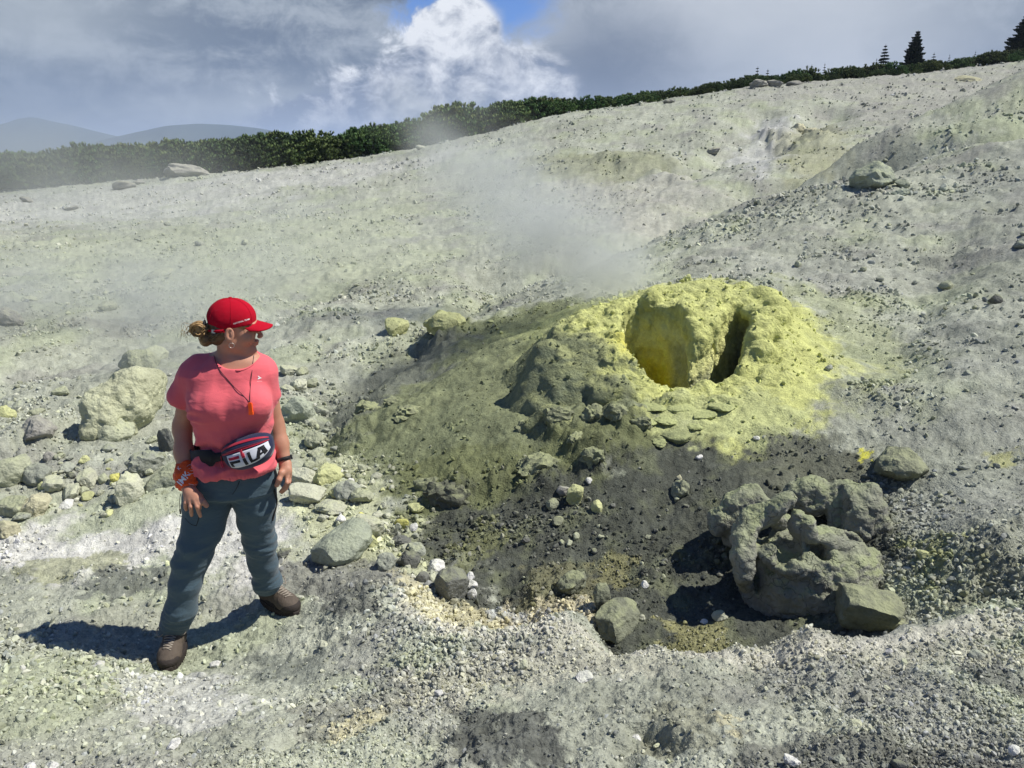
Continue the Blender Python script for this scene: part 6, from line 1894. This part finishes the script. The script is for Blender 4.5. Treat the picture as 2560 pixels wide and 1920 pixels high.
decal('chest_print', V2, F2, SHIRT, 560.5, 823.5, math.radians(4), M_PRINT, sh_, .0015)

# hair
def build_hair():
    lo = HC - np.array((.22, .15, .14)); hi = HC + np.array((.12, .14, .10))
    v = Vol(lo, hi, .0042)
    e = lambda c, r, k=.012, sub=False: v.ell(Hd(*c), r, k=k, sub=sub, R=HR)
    e((-.030, 0, .008), (.072, .075, .072), .0)
    e((-.062, 0, -.030), (.042, .058, .045), .02)
    e((.030, 0, .022), (.045, .0695, .030), .01)
    e((.035, 0, -.050), (.060, .10, .062), .01, True)
    e((-.008, -.085, -.022), (.022, .030, .036), .006, True)
    e((-.132, -.02, -.004), (.030, .028, .030), .015)
    e((-.108, -.02, -.050), (.024, .026, .028), .012)
    V, F = v.mesh(1)
    V = displace(V, F, lambda P: .003 * (1 - np.abs(perlin3(P[:, 0] * 18, P[:, 1] * 40, P[:, 2] * 60, 3)) * 2.2))
    fb = (V - HC) @ fF
    c = np.clip(.10 + sstep(-fb, .095, .135) * .55 + sstep(fb, .0, .03) * .35, 0, 1)
    part('hair', V, F, M_HAIR, col=np.repeat(c[:, None], 3, 1))
    rr = np.random.default_rng(4); ts = []; cs = []
    def strand(P, r, tone, r2=None):
        V, F = tube(smooth_path(P, 14), r, 5, r2); ts.append((V, F)); cs.append(np.full(len(V), tone))
    bc = (-.134, -.022, -.006)
    for i in range(46):                     # loops of the loose bun
        R_ = rr.uniform(.014, .034); a0 = rr.uniform(0, 6.28); sp = rr.uniform(2.4, 4.6); ti = rr.uniform(-.5, .5)
        P = []
        for k in range(6):
            a = a0 + sp * k / 5
            P.append(Hd(bc[0] + R_ * math.cos(a) + rr.normal() * .002, bc[1] - .018 + ti * .03 * math.sin(a) + rr.normal() * .004, bc[2] + R_ * .95 * math.sin(a)))
        strand(P, rr.uniform(.0018, .0042), rr.uniform(.35, 1.0), .001)
    for i in range(16):
        y_ = rr.uniform(-.05, .01)
        strand([Hd(-.095, y_, .01 + rr.normal() * .006), Hd(-.118, y_ - .01, -.012), Hd(-.118 + rr.normal() * .008, y_, -.048), Hd(-.104 + rr.normal() * .008, y_ + .01, -.075)], rr.uniform(.002, .004), rr.uniform(.1, .55), .001)
    for i in range(9):                       # flyaway wisps
        a = rr.uniform(2.4, 4.0)
        st = Hd(-.155, -.03, .0)
        strand([Hd(-.148, -.03, .01 * rr.normal()), Hd(-.170, -.03, .02 * rr.normal()), Hd(-.188 + .01 * rr.normal(), -.02, -.02 + .02 * rr.normal()), Hd(-.180 - .03 * rr.uniform(), -.02, -.045 + .02 * rr.normal())], .0011, .8, .0005)
    for i in range(10):
        y_ = rr.uniform(-.072, -.04)
        strand([Hd(-.045, y_ - .012, -.005), Hd(-.075, y_ - .004, -.03 + rr.normal() * .006), Hd(-.095, y_ * .6, -.045)], .0018, rr.uniform(0, .4), .001)
    strand([Hd(.045, -.062, .01), Hd(.052, -.062, -.03), Hd(.075, -.045, -.070)], .0007, .3, .0004)
    V, F = join(ts)
    part('hair_bun', V, F, M_HAIR, col=np.repeat(np.concatenate(cs)[:, None], 3, 1))
    V, F = tube([Hd(-.112, -.020 + .026 * math.cos(a), .004 + .026 * math.sin(a)) for a in np.linspace(0, 6.28, 16, endpoint=False)], .004, 6, closed=True)
    part('hair_tie', V, F, M_BLACK)
build_hair()
# eyes, earring
for s_ in (-1, 1):
    V, F = ICO[2]; part('eye', Hd(.081, s_ * .029, .006) + V * .0095, F, M_PRINT)
ec = Hd(-.001, -.084, -.056)
V, F = tube([ec + fF * .0105 * math.cos(a) + fU * .0105 * math.sin(a) for a in np.linspace(0, 6.28, 20, endpoint=False)], .0011, 6, closed=True)
part('earring', V, F, M_METAL)

# cord and whistle
def on_shirt(a, b, off=.002):
    q = surf(SHIRT, a, b, off); q2 = surf(BODY, a, b, off)
    if q is None: return q2
    if q2 is None: return q
    return q if np.linalg.norm(q) < np.linalg.norm(q2) else q2
nk = obj('whistle_cord', None, person)
for pts in ([(463,768),(466,782),(474,798),(490,818),(505,835),(524,853),(539,869)], [(548,768),(546,785),(544,805),(541,835),(540,855),(540,869)]):
    P = [on_shirt(*p) for p in pts]; P = [p for p in P if p is not None]
    V, F = tube(smooth_path(P, 26), .0013, 5); obj('cord', mesh_np('cord', V, F, M_BLACK), nk)
p0 = on_shirt(541, 870, .008); p1 = on_shirt(543.5, 893, .008)
ax_ = (p1 - p0) / np.linalg.norm(p1 - p0); sx_ = np.cross(ax_, (0, 1, 0)); sx_ /= np.linalg.norm(sx_); ny_ = np.cross(sx_, ax_)
def obox(c, a, b, d, ra, rb, rd):
    V = np.array([c + a * x * ra + b * y * rb + d * z * rd for x in (-1, 1) for y in (-1, 1) for z in (-1, 1)]); return V, np.array([(0, 1, 3, 2), (4, 6, 7, 5), (0, 4, 5, 1), (2, 3, 7, 6), (0, 2, 6, 4), (1, 5, 7, 3)])
V, F = join([obox((p0 * .9 + p1 * .1), ax_, sx_, ny_, .005, .0055, .004), obox((p0 + p1) / 2, ax_, sx_, ny_, .020, .0075, .006), obox(p0 * .1 + p1 * .9, ax_, sx_, ny_, .006, .0085, .007)])
obj('whistle', mesh_np('whistle', V, F, M_ORANGE, False), nk)

# bandana round the wrist
def build_bandana():
    c0, c1 = sheet(401, 1008, 3.075), sheet(406, 1046, 3.03)
    v = Vol(np.minimum(c0, c1) - .08, np.maximum(c0, c1) + .08, .0032)
    v.cap(c0, c0 * .5 + c1 * .5, .040, .049, k=.01); v.cap(c0 * .5 + c1 * .5, c1, .049, .046, k=.01)
    d = (c1 - c0) / np.linalg.norm(c1 - c0)
    for c, sg in ((c0, -1), (c1, 1)):
        cc = c + d * sg * .014
        v.add(lambda X, Y, Z, cc=cc, sg=sg: -sg * ((X - cc[0]) * d[0] + (Y - cc[1]) * d[1] + (Z - cc[2]) * d[2]), k=.006, sub=True)
    v.ell(sheet(424, 1012, 3.05), (.018, .02, .016), k=.012)
    V, F = v.mesh(1)
    V = displace(V, F, lambda P: .0050 * (1 - np.abs(perlin3(P[:, 0] * 16 + P[:, 2] * 10, P[:, 1] * 16, P[:, 2] * 46 - P[:, 0] * 24, 3)) * 2.4) + .0018 * fbm3(P[:, 0] * 60, P[:, 1] * 60, P[:, 2] * 60, 2, 5))
    o = part('bandana', V, F, M_BAND); B = bvh(V, F)
    V2, F2 = flat_text('IMK', 19, 0, .4)
    decal('lettering', V2, F2, B, 397, 1034, math.radians(52), M_PRINT, o, .0016)
    V2, F2 = flat_text('K', 11, 0, 0); decal('lettering', V2, F2, B, 387, 1012, math.radians(50), M_PRINT, o, .0016)
    for pts in ([(404,1008),(409,1004),(416,1007),(413,1012)], [(405,1020),(412,1024),(420,1021)], [(408,1045),(418,1047),(425,1046)], [(408,1012),(414,1017),(423,1012)]):
        P = [surf(B, *p, .001) for p in pts]; P = [p for p in P if p is not None]
        if len(P) > 2: V, F = tube(smooth_path(P, 10), .0009, 4); obj('printed_line', mesh_np('printed_line', V, F, M_PRINT), o)
build_bandana()
# watch
wc = ELL_ * .12 + WRL * .88; wd = (WRL - ELL_) / np.linalg.norm(WRL - ELL_)
u_ = np.cross(wd, (0, 1, 0)); u_ /= np.linalg.norm(u_); v_ = np.cross(wd, u_)
wt = obj('watch', None, person)
V = []; F = []
for i in range(28):
    a = 2 * math.pi * i / 28; o_ = u_ * math.cos(a) + v_ * math.sin(a)
    for (rad, h_) in ((.0285, -.008), (.0325, -.0075), (.0325, .0075), (.0285, .008)): V.append(wc + o_ * rad + wd * h_)
for i in range(28):
    for j in range(4): F.append((i * 4 + j, i * 4 + (j + 1) % 4, ((i + 1) % 28) * 4 + (j + 1) % 4, ((i + 1) % 28) * 4 + j))
obj('watch_strap', mesh_np('watch_strap', np.array(V), np.array(F), M_BLACK), wt)
fo = (u_ * .75 - v_ * .2); fo /= np.linalg.norm(fo)
V, F = obox(wc + fo * .033, wd, np.cross(wd, fo), fo, .011, .012, .003); obj('watch_face', mesh_np('watch_face', V, F, M_BLACK, False), wt)

# waist bag
def build_bag():
    root = obj('waist_bag', None, person, label='navy, red and white waist bag on a black belt')
    c = sheet(529, 974, 2.985)
    tl = math.radians(19)
    ex = np.array((math.cos(tl), -.02, math.sin(tl))); ex /= np.linalg.norm(ex)
    nn = np.array((.02, -.93, .28)); nn -= ex * (nn @ ex); nn /= np.linalg.norm(nn)
    ez = np.cross(nn, -ex); ez = ez if ez[2] > 0 else -ez
    HW = .113
    def S(a, t, off=0.):
        """a -1..1 along, t 0..1 from the bottom edge to the top edge"""
        w = max(0., 1 - abs(a) ** 2.6)
        lo_ = -.068 * w ** .55 + .006; hi_ = .030 * w ** .35 + .018 + .008 * (1 - a * a)
        b = lo_ + (hi_ - lo_) * t
        ti = abs(2 * t - 1)
        bul = .052 * w ** .5 * (1 - ti ** 3.2) ** .6
        bul -= .018 * a * a
        b = b * 1.16 - .004
        return c + ex * (a * HW) + ez * b + nn * (bul + off * (1 if ti < .98 else .3)) - nn * .012
    def patch(name, a0, a1, t0, t1, off, mat, na=26, nt=6, par=root, slant=0., label=None):
        A = np.linspace(a0, a1, na); T = np.linspace(t0, t1, nt)
        P = np.array([[S(a + slant * (t - t0), t, off) for t in T] for a in A]).reshape(-1, 3)
        Q = P - nn * .0022; n = len(P); g_ = grid_faces(na, nt)
        rimI = [i * nt for i in range(na)] + [(na - 1) * nt + j for j in range(1, nt)] + [i * nt + nt - 1 for i in range(na - 2, -1, -1)] + [j for j in range(nt - 2, 0, -1)]
        F = list(map(tuple, g_[:, ::-1])) + [tuple(x + n for x in q) for q in g_] + [(rimI[i - 1], rimI[i], rimI[i] + n, rimI[i - 1] + n) for i in range(len(rimI))]
        return obj(name, mesh_np(name, np.concatenate([P, Q]), np.array(F), mat), par, label=label)
    # body of the bag: front skin plus a flat back
    A = np.linspace(-1, 1, 60); T = np.linspace(0, 1, 22)
    P = np.array([[S(a, t) for t in T] for a in A]).reshape(-1, 3)
    Bk = np.array([[c + ex * (a * HW) + ez * (((S(a, t) - c) @ ez)) - nn * .05 for t in T] for a in A]).reshape(-1, 3)
    g_ = grid_faces(60, 22); n = len(P)
    rimI = [i * 22 for i in range(60)] + [59 * 22 + j for j in range(1, 22)] + [i * 22 + 21 for i in range(58, -1, -1)] + [j for j in range(20, 0, -1)]
    F = list(map(tuple, g_[:, ::-1])) + [tuple(x + n for x in q) for q in g_] + [(rimI[i - 1], rimI[i], rimI[i] + n, rimI[i - 1] + n) for i in range(len(rimI))]
    obj('bag_body', mesh_np('bag_body', np.concatenate([P, Bk]), np.array(F), M_NAVY), root)
    patch('red_band', -.96, .97, .80, .88, .0022, M_RED, 40)
    patch('red_band', -.93, .97, .60, .68, .0022, M_RED, 40)
    patch('zip', -.90, .94, .655, .672, .0034, M_BLACK, 30, 3)
    wp = patch('white_panel', -.62, .94, .11, .56, .0022, M_WHITE, 40, 12)
    L = lambda nm, a0, a1, t0, t1, mat, sl=0.: patch(nm, a0, a1, t0, t1, .0040, mat, 10, 4, wp, sl)
    L('letter_f', -.56, -.10, .385, .475, M_RED); L('letter_f', -.56, -.12, .265, .345, M_BLACK); L('letter_f', -.56, -.44, .15, .27, M_BLACK)
    L('letter_i', .00, .12, .36, .50, M_RED); L('letter_i', .00, .12, .13, .35, M_BLACK)
    L('letter_l', .22, .33, .14, .48, M_BLACK); L('letter_l', .32, .52, .14, .21, M_BLACK)
    L('letter_a', .44, .56, .14, .50, M_BLACK, .55); L('letter_a', .74, .86, .14, .50, M_BLACK, -.12); L('letter_a', .62, .78, .22, .29, M_BLACK); L('letter_a', .62, .80, .43, .50, M_BLACK)
    p = S(.06, .62, .008)
    V, F = obox(p - ez * .012, ez, ex, nn, .014, .0045, .0025); obj('zip_pull', mesh_np('zip_pull', V, F, M_RED, False), root)
    p = S(-.97, .55, .01)
    V, F = join([tube([p, p - ez * .02 - ex * .004], .0016, 5), obox(p - ez * .034 - ex * .006, ez, ex, nn, .014, .0045, .0025)]); obj('zip_pull', mesh_np('zip_pull', V, F, M_RED, False), root)
    # belt round the waist
    V = []; F = []; N_ = 64
    for i in range(N_):
        th_ = 2 * math.pi * i / N_; x_, y_ = math.cos(th_), math.sin(th_)
        z0 = zt(962) + .012 + x_ * .030
        a = np.interp(z0, _sz[_o], _sa[_o]) + .020; b = np.interp(z0, _sz[_o], _sb[_o]) + .026
        xr, yr = a * x_, b * y_
        cx = np.interp(z0, _sz[_o], _sx[_o])
        px = cx + xr * math.cos(YAW) - yr * math.sin(YAW); py = 3.15 - .01 + xr * math.sin(YAW) + yr * math.cos(YAW)
        nx, nyy = px - cx, py - 3.14; l_ = math.hypot(nx, nyy); nx /= l_; nyy /= l_
        hw = .020 + .018 * sstep(-y_, .2, .8) * (abs(x_) > .35)
        for dr, dz_ in ((0, -hw), (.007, -hw * .96), (.007, hw * .96), (0, hw)): V.append((px + nx * dr, py + nyy * dr, z0 + dz_))
    for i in range(N_):
        for j in range(4): F.append((i * 4 + j, i * 4 + (j + 1) % 4, ((i + 1) % N_) * 4 + (j + 1) % 4, ((i + 1) % N_) * 4 + j))
    obj('belt', mesh_np('belt', np.array(V), np.array(F), M_BLACK), root)
build_bag()
print('person', time.time() - T0)
